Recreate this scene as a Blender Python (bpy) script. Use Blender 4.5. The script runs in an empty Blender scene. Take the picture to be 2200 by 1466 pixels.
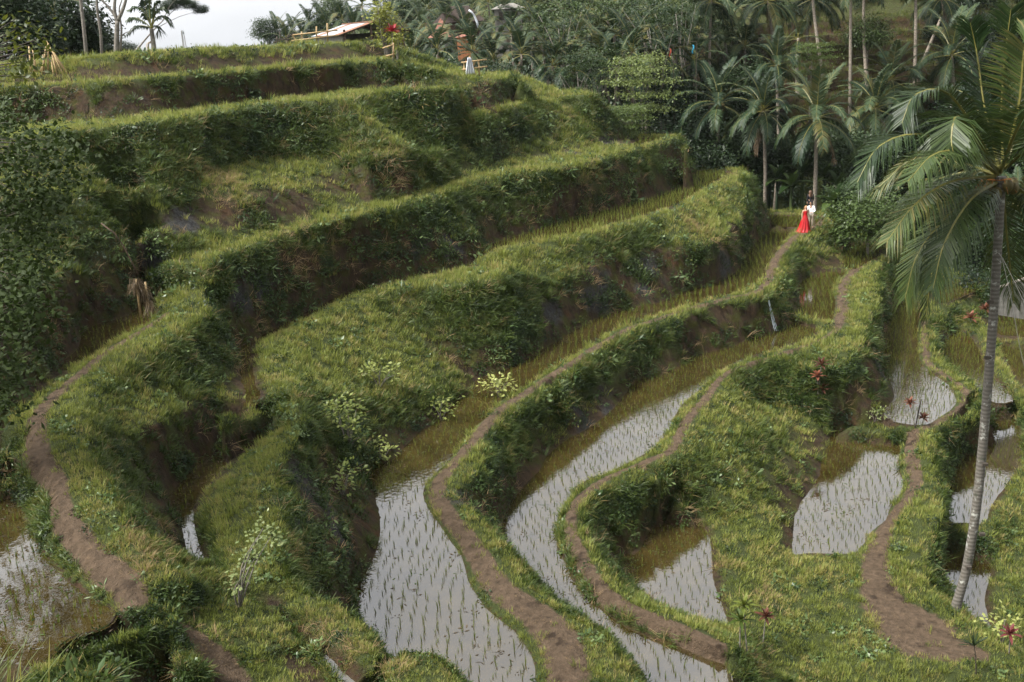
import bpy, bmesh, math, random
import numpy as np
from mathutils import Vector, Matrix
from mathutils.geometry import delaunay_2d_cdt
R = math.radians
scene = bpy.context.scene
COL = scene.collection

# ---------------------------------------------------------------- camera
FPX, W0, H0 = 2139.0, 2200.0, 1466.0          # a 35 mm lens on a full frame, in pixels of the photograph
PITCH, ROLL, CZ = R(17.34), R(3.43), 24.0
_f = Vector((0, math.cos(PITCH), -math.sin(PITCH)))
_u0 = Vector((0, math.sin(PITCH), math.cos(PITCH)))
_r0 = Vector((1, 0, 0))
UPV = _u0 * math.cos(ROLL) + _r0 * math.sin(ROLL)
RIV = _r0 * math.cos(ROLL) - _u0 * math.sin(ROLL)
FWV = _f
CAMP = Vector((0, 0, CZ))
cam = bpy.data.cameras.new('camera')
cam.lens, cam.sensor_width = 35.0, 36.0
cam.clip_start, cam.clip_end = 0.1, 6000
cam_o = bpy.data.objects.new('camera', cam)
COL.objects.link(cam_o)
m = Matrix.Identity(4)
for i in range(3):
    m[i][0], m[i][1], m[i][2], m[i][3] = RIV[i], UPV[i], -FWV[i], CAMP[i]
cam_o.matrix_world = m
scene.camera = cam_o

# ---------------------------------------------------------------- sky, sun, exposure
SUN_EL, SUN_AZ = R(54), R(-104)      # azimuth measured from +Y (away from the camera) towards +X
world = bpy.data.worlds.new('World')
scene.world = world
world.use_nodes = True
nt = world.node_tree
nt.nodes.clear()
sky = nt.nodes.new('ShaderNodeTexSky')
sky.sky_type = 'NISHITA'
sky.sun_disc = False
sky.sun_elevation, sky.sun_rotation = SUN_EL, SUN_AZ
sky.altitude, sky.air_density, sky.dust_density, sky.ozone_density = 300, 1.0, 6.0, 1.0
hsv = nt.nodes.new('ShaderNodeHueSaturation')
hsv.inputs['Saturation'].default_value = 0.12
tc = nt.nodes.new('ShaderNodeTexCoord')
cn = nt.nodes.new('ShaderNodeTexNoise')      # an overcast layer with soft brighter and darker folds
cn.inputs['Scale'].default_value, cn.inputs['Detail'].default_value = 2.6, 5
cn.inputs['Roughness'].default_value = 0.55
mp = nt.nodes.new('ShaderNodeMapping')
mp.inputs['Scale'].default_value = (1, 1, 2.5)
cr = nt.nodes.new('ShaderNodeMapRange')
cr.inputs[1].default_value, cr.inputs[2].default_value = 0.3, 0.7
cr.inputs[3].default_value, cr.inputs[4].default_value = 0.86, 1.14
mul = nt.nodes.new('ShaderNodeMix')
mul.data_type, mul.blend_type = 'RGBA', 'MULTIPLY'
mul.inputs[0].default_value = 1.0
bg = nt.nodes.new('ShaderNodeBackground')
bg.inputs['Strength'].default_value = 0.085
wo = nt.nodes.new('ShaderNodeOutputWorld')
nt.links.new(sky.outputs[0], hsv.inputs['Color'])
nt.links.new(tc.outputs['Generated'], mp.inputs[0])
nt.links.new(mp.outputs[0], cn.inputs['Vector'])
nt.links.new(cn.outputs['Fac'], cr.inputs[0])
ovc = nt.nodes.new('ShaderNodeMix')          # an even overcast sheet under the clear sky
ovc.data_type = 'RGBA'
ovc.inputs[0].default_value = 0.6
ovc.inputs[7].default_value = (2.15, 2.2, 2.3, 1)
nt.links.new(hsv.outputs[0], ovc.inputs[6])
nt.links.new(ovc.outputs[2], mul.inputs[6])
nt.links.new(cr.outputs[0], mul.inputs[7])
nt.links.new(mul.outputs[2], bg.inputs[0])
nt.links.new(bg.outputs[0], wo.inputs[0])

sl = bpy.data.lights.new('sun', 'SUN')
sl.energy, sl.angle, sl.color = 1.3, R(14), (1.0, 0.965, 0.90)
so = bpy.data.objects.new('sun', sl)
COL.objects.link(so)
sdir = Vector((math.sin(SUN_AZ) * math.cos(SUN_EL), math.cos(SUN_AZ) * math.cos(SUN_EL), math.sin(SUN_EL)))
so.rotation_euler = sdir.to_track_quat('Z', 'Y').to_euler()
so.location = (0, 0, 80)

vs = scene.view_settings
vs.view_transform, vs.look, vs.gamma, vs.use_curve_mapping = 'Standard', 'None', 1.0, False
vs.exposure = 2.7
scene.cycles.use_denoising = True
scene.cycles.max_bounces = 6
scene.cycles.diffuse_bounces = 3
scene.cycles.glossy_bounces = 3
scene.cycles.transmission_bounces = 3
scene.cycles.volume_bounces = 0
scene.cycles.caustics_reflective = scene.cycles.caustics_refractive = False

# ---------------------------------------------------------------- pixel <-> place
def ray(u, v):
    return FWV + RIV * ((u - W0 / 2) / FPX) + UPV * ((H0 / 2 - v) / FPX)
def PH(u, v, h):                    # where the sight line meets the level h metres below the eye
    d = ray(u, v)
    return CAMP + d * (-h / d.z)
def PD(u, v, dep):                  # the point at a given distance along the view axis
    return CAMP + ray(u, v) * dep
def proj(co):                       # N x 3 -> pixels, depth
    d = np.asarray(co, float) - np.array(CAMP)
    dep = d @ np.array(FWV)
    s = np.where(np.abs(dep) < 1e-3, 1e-3, dep)
    return W0 / 2 + FPX * (d @ np.array(RIV)) / s, H0 / 2 - FPX * (d @ np.array(UPV)) / s, dep

def stag(o, label=None, cat=None, group=None, kind=None):
    if label: o['label'] = label
    if cat: o['category'] = cat
    if group: o['group'] = group
    if kind: o['kind'] = kind
    return o
def link_mesh(name, me, mat=None, parent=None):
    o = bpy.data.objects.new(name, me)
    COL.objects.link(o)
    if mat is not None and not me.materials:
        me.materials.append(mat)
    if parent is not None:
        o.parent = parent
    return o
def empty(name, loc, rz=0.0, scale=1.0):
    o = bpy.data.objects.new(name, None)
    COL.objects.link(o)
    o.location, o.rotation_euler, o.scale = loc, (0, 0, rz), (scale,) * 3
    o.empty_display_size = 0.3
    return o

# smooth value noise on points, for shapes and for scattering
def vnoise(p, seed=0):
    p = np.asarray(p, float)
    i = np.floor(p).astype(np.int64)
    f = p - i
    f = f * f * (3 - 2 * f)
    def hsh(a):
        n = (a[:, 0] * 374761393 + a[:, 1] * 668265263 + a[:, 2] * 2147483647 + seed * 974634777) & 0x7fffffff
        n = ((n ^ (n >> 13)) * 1274126177) & 0x7fffffff
        n = (n ^ (n >> 16)) & 0xffff
        return n / 65535.0
    r = np.zeros(len(p))
    for dx in (0, 1):
        for dy in (0, 1):
            for dz in (0, 1):
                w = (f[:, 0] if dx else 1 - f[:, 0]) * (f[:, 1] if dy else 1 - f[:, 1]) * (f[:, 2] if dz else 1 - f[:, 2])
                r += w * hsh(i + np.array([dx, dy, dz]))
    return r
def fbm(p, seed=0, oct=4):
    r, a, t = 0, 1.0, 0
    p = np.asarray(p, float)
    for k in range(oct):
        r = r + a * vnoise(p * 2 ** k, seed + k * 17)
        t += a
        a *= 0.5
    return r / t
# ---------------------------------------------------------------- the terraced hillside: level lines read off the photograph
# h = metres below the eye, g = how far the ground is grown over (0 bare earth, 1 full sward)
LN, POOLS, PATHS = [], {}, []
def pts(s):
    return [tuple(float(x) for x in q.split(',')) for q in s.split()]
def smooth2(P, closed, step=14.0):
    P = np.array(P, float)
    n = len(P)
    out = []
    for i in range(n if closed else n - 1):
        p1, p2 = P[i], P[(i + 1) % n]
        p0 = P[(i - 1) % n] if closed or i > 0 else 2 * p1 - p2
        p3 = P[(i + 2) % n] if closed or i < n - 2 else 2 * p2 - p1
        k = max(1, int(round(np.hypot(*(p2 - p1)[:2]) / step)))
        for j in range(k):
            t = j / k
            out.append(0.5 * ((2 * p1) + (p2 - p0) * t + (2 * p0 - 5 * p1 + 4 * p2 - p3) * t * t + (3 * p1 - p0 - 3 * p2 + p3) * t ** 3))
    if not closed:
        out.append(P[-1])
    return out
def L(h, g, s, closed=False, dep=False):
    q = [(p[0], p[1], (p[2] if len(p) > 2 else h)) for p in pts(s)]
    q = smooth2(q, closed)
    LN.append(([(PD if dep else PH)(*p) for p in q], g, closed))
def WL(g, P, closed=False, step=3.0):      # a line given in metres: x, y, h
    q = smooth2(P, closed, step)
    LN.append(([Vector((p[0], p[1], CZ - p[2])) for p in q], g, closed))
def POOL(name, hw, s, g=0.3):
    q = smooth2(pts(s), True)
    P = [PH(p[0], p[1], hw - 0.03) for p in q]
    LN.append((P, g, True))
    POOLS[name] = (CZ - hw, P)
def PATH(h, s, keep=True):                 # centre line with width in pixels
    q = smooth2(pts(s), False)
    P = [PH(p[0], p[1], h if not callable(h) else h(p)) for p in q]
    Wd = [max(0.1, p[2]) * (P[i] - CAMP).dot(FWV) / FPX for i, p in enumerate(q)]
    if keep:
        LN.append((P, 0.9, False))
    PATHS.append((np.array([p[:] for p in P]), np.array(Wd)))

# top terraces
_T1 = "-160,160,47.5 -60,148,47.5 40,139,47.6 143,130,48 239,119,48.1 341,112,49.7 430,107,52 512,103,54.2 648,95,57.6 740,90,60 800,86,62.5 821,90,63.5"
L(0, 1, _T1, dep=True)
L(1.15, .30, ' '.join('%.1f,%.1f' % (p[0], 65 - .06 * (p[0] - 1100) + 1.15 * 2139 / (.953 * (p[2] - .45))) for p in pts(_T1)))
L(1.22, 1, "-160,196,1.10 0,186,1.10 136,181,1.185 239,174,1.168 341,166,1.172 440,158,1.186 535,151,1.21 640,143 740,135 832,127,1.25 868,131,1.41 886,150,2.0")
L(2.75, .35, "-160,282 0,272 102,263 273,253 443,231 563,216 740,197 815,190 885,177")
L(2.8, 1, "-160,314 0,300 100,290 153,281 300,268 443,246 563,228 640,221 740,211 832,196 900,191 945,190 969,184 1020,177 1071,170 1105,163 1119,165")
L(2.8, .9, "890,168 950,163 1020,160 1100,157")
L(4.25, .3, "966,226,3.95 985,232,4.1 1003,235 1037,236 1071,228 1129,212")
L(4.3, 1, "935,196,3.0 955,215,3.6 968,228,4.0 985,237,4.25 1003,241 1037,241 1071,234 1139,219 1208,206 1262,199 1276,204")
L(4.3, .9, "1132,197 1180,199 1255,196")
# convex shoulder in the long grass slope and the cut below it
L(6.2, .55, "-140,640,5.8 60,592,6.1 121,598,6.6 190,580,6.95 255,538,6.7 300,512,6.5 335,488,6.25 420,455 520,436 640,404 740,384,6.3 832,388,6.5 900,384,6.8 941,363,6.8 1003,352,6.8 1091,342,7.0 1173,330,7.1 1250,317,7.15 1330,300,7.2")
L(5.0, 1, "-120,430,4.2 60,420,4.45 200,410,4.76 300,400,4.9 420,375,4.97 540,345,5.1 700,330,5.2 800,335,5.3 900,325,5.5 1000,305,5.9 1100,300,6.1 1200,285,6.2 1300,262,6.0")
# terrace 4: narrow bund, its pool far right, and the pool behind the left-hand dyke
L(7.4, .9, "352,660,8.5 332,612,8.3 322,588,7.7 340,571 400,553 470,533 560,503 648,478 740,455 810,440 877,423 935,406 1037,373 1105,363 1173,355 1242,342 1310,325 1350,314")
L(7.4, 1, "447,671,8.5 443,647,8.35 434,615,8.1 432,585,7.7 450,564 480,550 560,520 648,491 740,469 810,453 877,437 935,419 1037,385 1105,374 1173,366 1242,353 1310,336 1378,316 1446,300 1468,298 1474,306")
POOL('p4r', 7.5, "1362,302 1380,298 1420,295 1446,294 1440,297 1400,303 1375,309 1358,315")
L(7.35, .9, "1350,293 1410,288 1462,291")
POOL('p4l', 8.65, "340,655 330,640 322,610 318,596 312,610 300,650 276,674 222,691 177,709 164,746 143,766 123,784 116,812 143,796 184,772 218,751 273,717 324,690", .3)
L(8.6, .5, "113,821 95,838 61,868 20,905 -40,945 -140,1000")
PATH(lambda p: 8.5 if p[1] < 890 else 8.5 + (p[1] - 890) / 390 * .9, "358,674,18 290,719,18 222,760,20 171,804,24 119,848,30 84,889,34 74,940,44 86,985,48 120,1034,40 132,1102,44 170,1153,50 212,1205,58 260,1239,64 285,1280,60")
L(8.55, 1, "440,672 400,700 330,742 260,788 215,820 185,848 176,900,8.6 186,957,8.7 211,1010,8.8 239,1051,8.9 266,1113,9.05 297,1171,9.2 341,1205,9.3 375,1225,9.4 385,1245,9.5")
L(8.0, .7, "458,690,9.0 476,725,9.5 497,749,9.85 504,778,10.2 495,800,10.35 470,830,10.3 440,850,10.1 390,880,9.8 340,910,9.6 290,940,9.5 262,990,9.55")
L(9.2, .8, "466,712,9.25 420,745 370,790 320,830 270,880")
POOL('p4f', 9.62, "-80,1040 20,1042 52,1075 60,1110 72,1147 97,1187 132,1222 172,1262 208,1284 250,1318 240,1335 215,1350 150,1370 110,1405 90,1440 0,1420 -80,1420")
L(9.2, .8, "-80,1030 20,1030 60,1048")
L(8.7, .5, "-100,985 0,975 50,980")
# the lower bunds at the bottom left
PATH(lambda p: 10.0 + (p[1] - 1330) * .005, "395,1350,30 430,1385,60 470,1430,80 500,1480,80")
L(9.6, .9, "285,1305,9.45 330,1312,9.6 400,1310,10.0 470,1290,10.5 540,1290,10.7 590,1320,10.8 640,1370,10.9 700,1430,11 740,1490,11")
L(9.3, .95, "90,1450,9.3 120,1420,9.3 180,1395,9.3 250,1366,9.3 320,1341,9.4 380,1326,9.6")
L(9.9, .6, "100,1470 160,1425 250,1400 330,1385 370,1395 385,1440 400,1490")
POOL('p4b', 10.35, "120,1500 190,1450 260,1415 330,1400 352,1415 370,1450 390,1500")
POOL('ch3', 11.15, "560,1310 590,1335 640,1385 690,1440 720,1500 790,1500 745,1440 690,1390 640,1345 600,1318")
L(10.95, 1, "575,1300,10.9 620,1310 680,1340 740,1375 790,1410 830,1440 850,1490")
L(11.1, 1, "655,1280 700,1290 742,1310 780,1350 810,1395 840,1405 880,1400 930,1410 965,1440 975,1490")
# terrace 5: the strip at the right, the narrower run to the left and the channel behind the dyke
POOL('p5', 10.3, "1037,530 1092,511 1156,492 1208,476 1276,456 1344,440 1412,420 1470,397 1482,378 1495,368 1559,365 1566,372 1545,384 1511,405 1470,431 1412,453 1310,481 1276,490 1208,506 1139,518 1071,531 1045,541")
L(10.15, 1, "1040,548 1071,539 1139,526 1208,514 1276,500 1344,484 1412,465 1460,450 1511,417 1538,398 1573,386 1592,392 1606,402")
L(10.15, .9, "1486,362 1559,358 1598,364 1612,376")
POOL('p5l', 10.55, "532,734 620,688 700,648 730,632 798,613 877,596 969,577 1013,563 1028,562 1020,568 1003,573 935,587 877,600 798,618 730,645 682,671 631,698 580,722 546,738 546,787 553,821 563,848 553,863 530,878 525,862 515,821 512,787 508,750")
L(10.4, 1, "1050,555 1086,566 1089,590 1054,600 1003,612 935,614 866,619 798,638 730,662 682,689 631,714 597,731 586,748 600,777 614,807 628,838 641,865 655,890")
L(10.4, .95, "1037,572 1003,582 935,597 866,609 798,627 730,652 682,678 631,705 570,736 560,750 575,790 588,830 600,860 625,895")
L(10.5, .9, "480,885,9.8 510,893,10.3 540,893,10.5 575,878,10.5 600,885,10.5")
POOL('ch2', 11.2, "477,925 529,914 607,905 593,923 559,947 518,971 491,993 464,1024 443,1051 421,1085 418,1119 425,1147 432,1171 442,1198 449,1225 470,1250 426,1244 409,1233 399,1188 392,1157 385,1119 368,1092 357,1075 372,1048 399,1020 423,986 454,962 472,940")
L(10.6, 1, "655,890 640,925 622,955 600,1000 585,1034 597,1079 607,1119 600,1157 593,1184 610,1225,10.8 641,1263,11.0 680,1285,11.1")
L(10.75, 1, "620,915 570,965 520,1005 480,1050 455,1095 460,1140 480,1190 500,1235 520,1270")
L(12.2, .45, "700,960,11.9 690,1010,12 700,1060 720,1110 735,1160 730,1210 715,1250")
L(12.4, .95, "700,935,11.6 760,955,12.5 800,975,13.3")
L(11.9, .95, "720,850,11.6 800,850,12.2 880,850,12.7 955,830,13.15")
L(11.9, .9, "1090,640,11.4 1135,670,12.1 1150,690,12.55 1100,730,12.75 1035,760,12.95")
# wall of terrace 5 above the couple's paddy: an overgrown top and a bare lower half
L(11.6, .75, "1180,610 1260,585 1340,560 1420,540 1500,530 1560,505 1590,470 1605,430,11.2")
# terrace 6: the paddy with the couple's path
POOL('p6', 13.75, "1658,488 1651,497 1610,528 1596,552 1583,579 1555,599 1511,613 1460,630 1412,649 1344,664 1276,685 1214,719 1170,746 1105,784 1054,804 1020,814 1013,837 969,867 935,905 894,932 846,980 800,1003 781,1028 798,1051 807,1085 814,1130 808,1171 791,1212 768,1256 750,1290 770,1330 810,1400 850,1520 1155,1520 1153,1466 1153,1430 1139,1396 1112,1358 1071,1324 1037,1290 1010,1246 996,1198 969,1157 941,1116 921,1089 911,1061 921,1034 952,1004 976,977 996,951 1020,920 1054,889 1071,865 1133,828 1184,794 1225,770 1259,746 1310,715 1361,691 1412,677 1470,660 1511,647 1562,633 1610,622 1631,609 1644,592 1651,569 1665,545 1678,527 1695,508 1700,498")
POOL('p6b', 13.55, "1648,466 1670,462 1699,463 1750,465 1764,472 1752,484 1722,487 1690,488 1668,485 1655,478")
PATH(13.55, "1640,458,12 1699,459,12 1760,464,14 1776,471,16 1760,483,16 1735,493,16 1712,506,18 1690,525,18 1672,548,19 1660,572,19 1652,596,19 1638,616,18 1612,630,16 1562,640,15 1511,654,14 1460,668,15 1412,686,16 1361,701,17 1310,726,19 1259,757,20 1225,781,20 1184,805,21 1133,841,24 1071,880,27 1020,937,29 993,973,28 955,1015,31 938,1055,34 962,1102,34 996,1143,38 1027,1188,44 1051,1232,50 1088,1273,56 1139,1307,66 1184,1348,76 1214,1403,84 1222,1470,84")
L(13.55, .9, "1634,452 1699,452 1767,456 1795,466 1803,478 1784,490")
L(13.6, 1, "1784,490 1750,501 1716,517 1694,539 1686,570 1674,600 1656,626 1630,638 1596,644 1545,651 1494,665 1470,678 1412,696 1361,716 1310,740 1276,761 1242,787 1208,814 1156,846 1122,869 1092,890 1054,921 1040,951 1045,985 1035,1005 1008,1024 972,1034 966,1048 996,1079 1030,1116 1057,1147 1085,1173 1112,1213 1129,1256 1167,1284 1218,1315 1252,1335 1289,1352 1317,1387 1337,1421 1361,1460 1385,1520")
L(14.9, .7, "1100,985,14.7 1140,935,14.8 1180,900 1240,860 1300,830,14.8 1330,800,14.6 1400,745,14.5")
# terrace 7
POOL('p7', 15.5, "1074,1145 1092,1085 1122,1044 1156,1010 1173,978 1214,944 1259,920 1310,882 1344,842 1365,817 1412,807 1470,780 1487,765 1562,746 1613,726 1665,715 1682,704 1699,692 1745,703 1757,708 1750,718 1733,730 1682,745 1631,760 1590,773 1552,794 1525,821 1501,842 1477,859 1462,876 1446,903 1433,934 1409,958 1392,971 1344,997 1289,1024 1262,1031 1235,1048 1229,1065 1211,1085 1201,1113 1195,1143 1201,1171 1218,1205 1235,1246 1259,1276 1289,1304 1337,1338 1378,1358 1429,1379 1470,1391 1511,1409 1552,1423 1567,1443 1562,1520 1430,1520 1365,1457 1340,1420 1320,1386 1292,1351 1255,1334 1221,1314 1170,1283 1132,1256 1115,1212 1088,1171")
L(15.1, 1, "1690,672 1720,680 1745,688 1772,697 1795,700")
POOL('p7u', 15.25, "1700,672 1716,660 1712,616 1726,599 1767,583 1787,578 1818,584 1800,606 1792,627 1796,651 1789,690 1767,686 1743,684 1720,678")
POOL('p7c', 15.2, "1815,528 1850,524 1890,525 1893,545 1860,566 1838,578 1812,574 1808,552")
L(15.05, .9, "1810,519 1850,516 1900,517 1915,540")
L(15.1, .9, "1785,575 1805,577 1820,580")
PATH(15.08, "1850,572,14 1828,588,18 1810,616,20 1812,651,22 1804,690,22 1790,712,14 1740,738,8 1640,768,10 1580,790,14 1548,808,18 1512,859,20 1482,889,22 1462,925,22 1439,965,22 1378,993,20 1327,1014,20 1276,1041,22 1240,1072,24 1226,1109,24 1229,1150,26 1248,1191,30 1269,1229,32 1296,1263,32 1344,1297,32 1395,1321,32 1446,1341,32 1494,1362,34 1545,1385,34")
L(15.15, 1, "1905,545 1893,570 1884,600 1882,640 1876,672 1862,700 1853,726 1851,741 1822,767 1801,785 1760,784 1733,786 1692,768 1651,768 1610,778 1583,795 1560,815 1532,855 1510,885 1488,915 1470,950 1455,975 1412,1014 1361,1033 1310,1046 1275,1063 1252,1096 1246,1126 1264,1164 1291,1210 1312,1247 1346,1281 1380,1299 1414,1314 1448,1328 1496,1346 1540,1366 1570,1384")
L(15.9, 1, "1600,850 1610,880,16.0 1590,930 1560,990,16.1 1520,1040,16.2 1450,1060,16.1")
L(16.3, .95, "1640,800,16.0 1700,815,16.2 1760,835,16.3 1830,830,16.3 1860,800,16.2")
L(16.9, 1, "1620,870,16.6 1680,870,16.9 1740,890,17.2 1775,910,17.6")
L(16.9, .4, "1903,640,16.8 1895,690,17.0 1885,735,17.1")
# terrace 8
POOL('p8', 17.2, "1332,1188 1342,1218 1356,1256 1387,1283 1414,1304 1462,1324 1494,1334 1528,1345 1557,1350 1567,1334 1559,1314 1549,1283 1538,1256 1533,1205 1528,1160 1515,1133 1499,1119 1470,1110 1429,1116 1395,1137 1378,1167 1362,1188")
L(17.05, .95, "1508,1112 1545,1140 1562,1200 1572,1260 1586,1310 1592,1350,16.6 1605,1390,16.2 1640,1440,16.6 1680,1500,17")
L(17.3, 1, "1560,1060,16.9 1610,1080,17.0 1650,1130,17.4 1665,1190,17.6 1660,1260,17.6 1700,1330,17.7 1740,1400,17.8 1760,1490,17.8")
# terraces 9 and 10
POOL('p9', 18.05, "1784,928 1835,924 1886,931 1933,941 1935,975 1932,997 1941,1027 1943,1051 1914,1092 1907,1116 1876,1140 1866,1157 1845,1184 1828,1190 1733,1190 1701,1190 1701,1157 1708,1102 1721,1075 1759,1021 1762,993 1769,973 1781,950")
L(17.75, 1, "1700,1205 1735,1203 1800,1204 1850,1195")
POOL('p10', 17.6, "1907,671 1925,655 1945,645 1972,648 1976,671 1973,719 1975,753 1981,780 2002,799 2033,820 2052,839 2058,859 2046,878 2016,899 1992,912 1951,912 1920,905 1897,889 1884,879 1907,871 1919,848 1914,831 1903,794 1888,763 1888,726 1900,691")
PATH(17.5, "1985,690,10 1988,740,14 1995,780,14 2030,806,12 2070,835,14 2075,860,16 2045,888,18 2008,910,20 1975,922,18", True)
L(17.4, .95, "1830,912 1860,910 1900,913 1945,922 1965,922")
PATH(17.75, "1962,930,22 1958,973,24 1965,1010,26 1961,1051,28 1936,1085,28 1905,1126,32 1888,1171,40 1881,1212,50 1884,1256,62 1905,1300,95 1945,1335,130 1985,1368,170 2030,1392,120 2090,1405,60")
L(17.45, 1, "1930,640 1960,637 1985,645 1995,698 2004,732 2007,770 2023,789 2072,814 2106,845 2107,866 2091,882 2057,900 2019,920 2005,944 2000,975 2006,1010,17.7 2022,1041,17.75 2019,1079,17.75 2016,1116 2009,1157,17.75 1992,1198,17.75 1985,1239,17.75 1992,1273,17.75 2006,1297,17.75 2040,1317,17.75 2074,1338,17.75 2108,1358,17.75 2150,1385,17.75")
L(18.5, .7, "2030,1000 2030,1060,18.6 2026,1110,18.7")
# the lower paddies at the right
POOL('p11u', 18.7, "2019,739 2040,722 2060,711 2083,718 2101,743 2113,770 2135,807 2163,838 2174,862 2140,866 2112,852 2091,828 2057,804 2033,790 2020,775")
POOL('p11', 19.4, "2075,955 2090,930 2100,905 2112,884 2140,877 2165,879 2181,891 2192,923 2193,957 2186,1008 2163,1044 2135,1083 2118,1123 2074,1124 2036,1122 2026,1090 2028,1055 2050,1000")
POOL('p12', 20.1, "2018,1187 2057,1194 2108,1201 2133,1218 2127,1249 2118,1290 2127,1327 2131,1361 2108,1352 2067,1322 2023,1300 2010,1270 2014,1239")
L(19.2, 1, "2030,1133 2075,1140 2120,1140 2150,1100 2180,1050 2203,1005 2208,950 2204,910 2190,880 2175,868 2140,872 2110,878")
L(18.55, 1, "2100,700 2122,740 2140,785 2175,825 2200,865 2225,905")
L(18.4, .9, "2040,695 2070,693 2100,700")
L(18.0, .8, "2000,690,17.7 2030,670,17.6 2060,650,17.6 2110,628,17.6 2125,622,17.6")
POOL('p10c', 17.4, "2000,632 2040,618 2080,606 2118,612 2090,628 2050,644 2020,652")
L(17.2, .9, "1995,625 2040,607 2085,596 2125,604 2135,618")
L(19.8, 1, "2140,1190 2175,1160 2230,1150 2300,1150")
L(19.9, .9, "2150,1230 2145,1290 2150,1350 2180,1400")
POOL('p13a', 18.9, "2128,668 2160,655 2230,655 2240,720 2180,722 2140,715")
POOL('p13b', 19.1, "2140,737 2200,737 2260,740 2260,800 2230,850 2205,845 2190,820 2165,780")
L(18.75, .9, "2125,728 2180,729 2260,730")
L(18.6, .9, "2120,660 2160,648 2240,648 2300,650")
# foreground ground at the bottom of the frame
L(17.7, 1, "1600,1440,17.2 1680,1430,17.6 1780,1415 1880,1412 1980,1410 2060,1414 2130,1420,17.8")
L(17.6, 1, "1750,1450 1900,1435 2020,1432 2130,1445 2240,1450")
L(11, .9, "-300,1600,9.6 100,1600,10.2 400,1600,10.9 650,1600,11.2 800,1600,11.6 900,1600,13.9 1170,1600,13.7 1300,1600,13.6 1400,1600,15.4 1550,1600,15.4 1650,1600,16.8 1850,1600,17.7 2200,1600,18.8 2500,1600,20")

# ---- the ground out of sight and across the valley (metres)
WL(.9, [(-14, 4, 2.4), (-8, 4.8, 2.7), (-5, 5.2, 3.1), (-3.6, 5.2, 3.4), (-2.6, 4.6, 4.2), (0, 4, 6.0), (8, 6, 11), (18, 7, 16), (40, 8, 20)])
WL(.9, [(-14, 9, 7.5), (-7, 9, 8.5), (-3, 8.5, 9.5), (1, 9, 11), (6, 10, 13.2)])
WL(.9, [(-30, -6, .8), (0, -5, 1.6), (10, -6, 5), (25, -6, 14), (60, -6, 20)])
WL(.9, [(-10, 1, 1.9), (0, 1, 2.2), (5, 1, 5)])
WL(.9, [(-12, 3.6, 2.2), (-6, 4.2, 2.7), (-3.6, 4.3, 3.2), (-2.6, 3.8, 3.6)])
WL(.9, [(-40, 14, 3.0), (-38, 28, 2.5), (-36, 40, 1.5)])
WL(.9, [(-80, 60, .1), (-50, 72, .1), (-30, 78, .6), (-14, 82, 2.2), (-7, 72, 2.4)])
WL(.9, [(-24, 66, .8), (-17, 68, 1.8), (-11, 69, 1.9), (-8, 67, 2.0)])
WL(.8, [(-100, 110, 8), (-50, 115, 9), (-20, 105, 10), (-4, 82, 10), (4, 78, 11), (10, 76, 14), (15, 75, 16.5), (20, 76, 18.5), (26, 76, 20), (31, 70, 20.5), (36, 64, 21), (42, 52, 21.5), (44, 38, 22), (46, 20, 22)])
WL(.8, [(-100, 150, 10), (-40, 150, 9), (-18, 118, 8), (0, 96, 9), (12, 90, 14), (24, 87, 17.5), (36, 84, 19.5), (52, 76, 20.5), (70, 60, 21), (80, 30, 22)])
WL(.8, [(-120, 260, 16), (-50, 230, 8), (-16, 150, 5.5), (2, 125, 3.5), (14, 110, 5), (22, 100, 8)])
TERR = [(1.0, 107), (2.3, 104), (3.3, 101), (4.3, 98), (5.1, 95), (7.2, 92.5), (9.6, 90)]
for k, (hh, yy) in enumerate(TERR):
    xs = [27, 33, 40, 48, 57, 66, 78]
    bend = [-.2, .8, .3, -.9, -1.0, -3.2, -8]
    WL(.62, [(x, yy + b - .35 * math.sin(x * .5 + k * 2), hh) for x, b in zip(xs, bend)])
    if k < len(TERR) - 1:
        WL(.08, [(x, yy + b - .35 * math.sin(x * .5 + k * 2) - .55, TERR[k + 1][0] + .02) for x, b in zip(xs, bend)])
WL(.8, [(24, 118, -3), (40, 116, -4), (60, 112, -4), (90, 96, -2)])
WL(.8, [(-60, 330, 0), (-10, 210, -9), (30, 160, -18), (70, 150, -22), (120, 110, -16)])
WL(.8, [(-300, 420, 22), (-100, 480, 12), (0, 400, -14), (100, 300, -26), (200, 200, -22)])
WL(.8, [(110, 60, 14), (120, 20, 18)])
FAR = [(-1700, -200, 20), (-1700, 1600, 24), (0, 1700, 20), (1700, 1600, 15), (1700, -200, 20), (0, -300, 12), (-400, 300, 22), (400, 200, -10), (-200, 100, 8), (-200, 20, 0)]

# ---- triangulate in plan
V2, VZ, VG, ED = [], [], [], []
def addv(p, g):
    V2.append((p[0], p[1])); VZ.append(p[2]); VG.append(g)
    return len(V2) - 1
for P, g, closed in LN:
    ids = []
    for p in P:
        if ids and (V2[ids[-1]][0] - p[0]) ** 2 + (V2[ids[-1]][1] - p[1]) ** 2 < 0.0016:
            continue
        ids.append(addv(p, g))
    ED += list(zip(ids[:-1], ids[1:]))
    if closed:
        ED.append((ids[-1], ids[0]))
for x, y, h in FAR:
    addv((x, y, CZ - h), .8)
def inpoly(px, py, poly):
    x, y = poly[:, 0], poly[:, 1]
    x2, y2 = np.roll(x, -1), np.roll(y, -1)
    c = np.zeros(len(px), bool)
    for i in range(len(x)):
        k = ((y[i] > py) != (y2[i] > py))
        if k.any():
            c ^= k & (px < (x2[i] - x[i]) * (py - y[i]) / (y2[i] - y[i] + 1e-12) + x[i])
    return c
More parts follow.
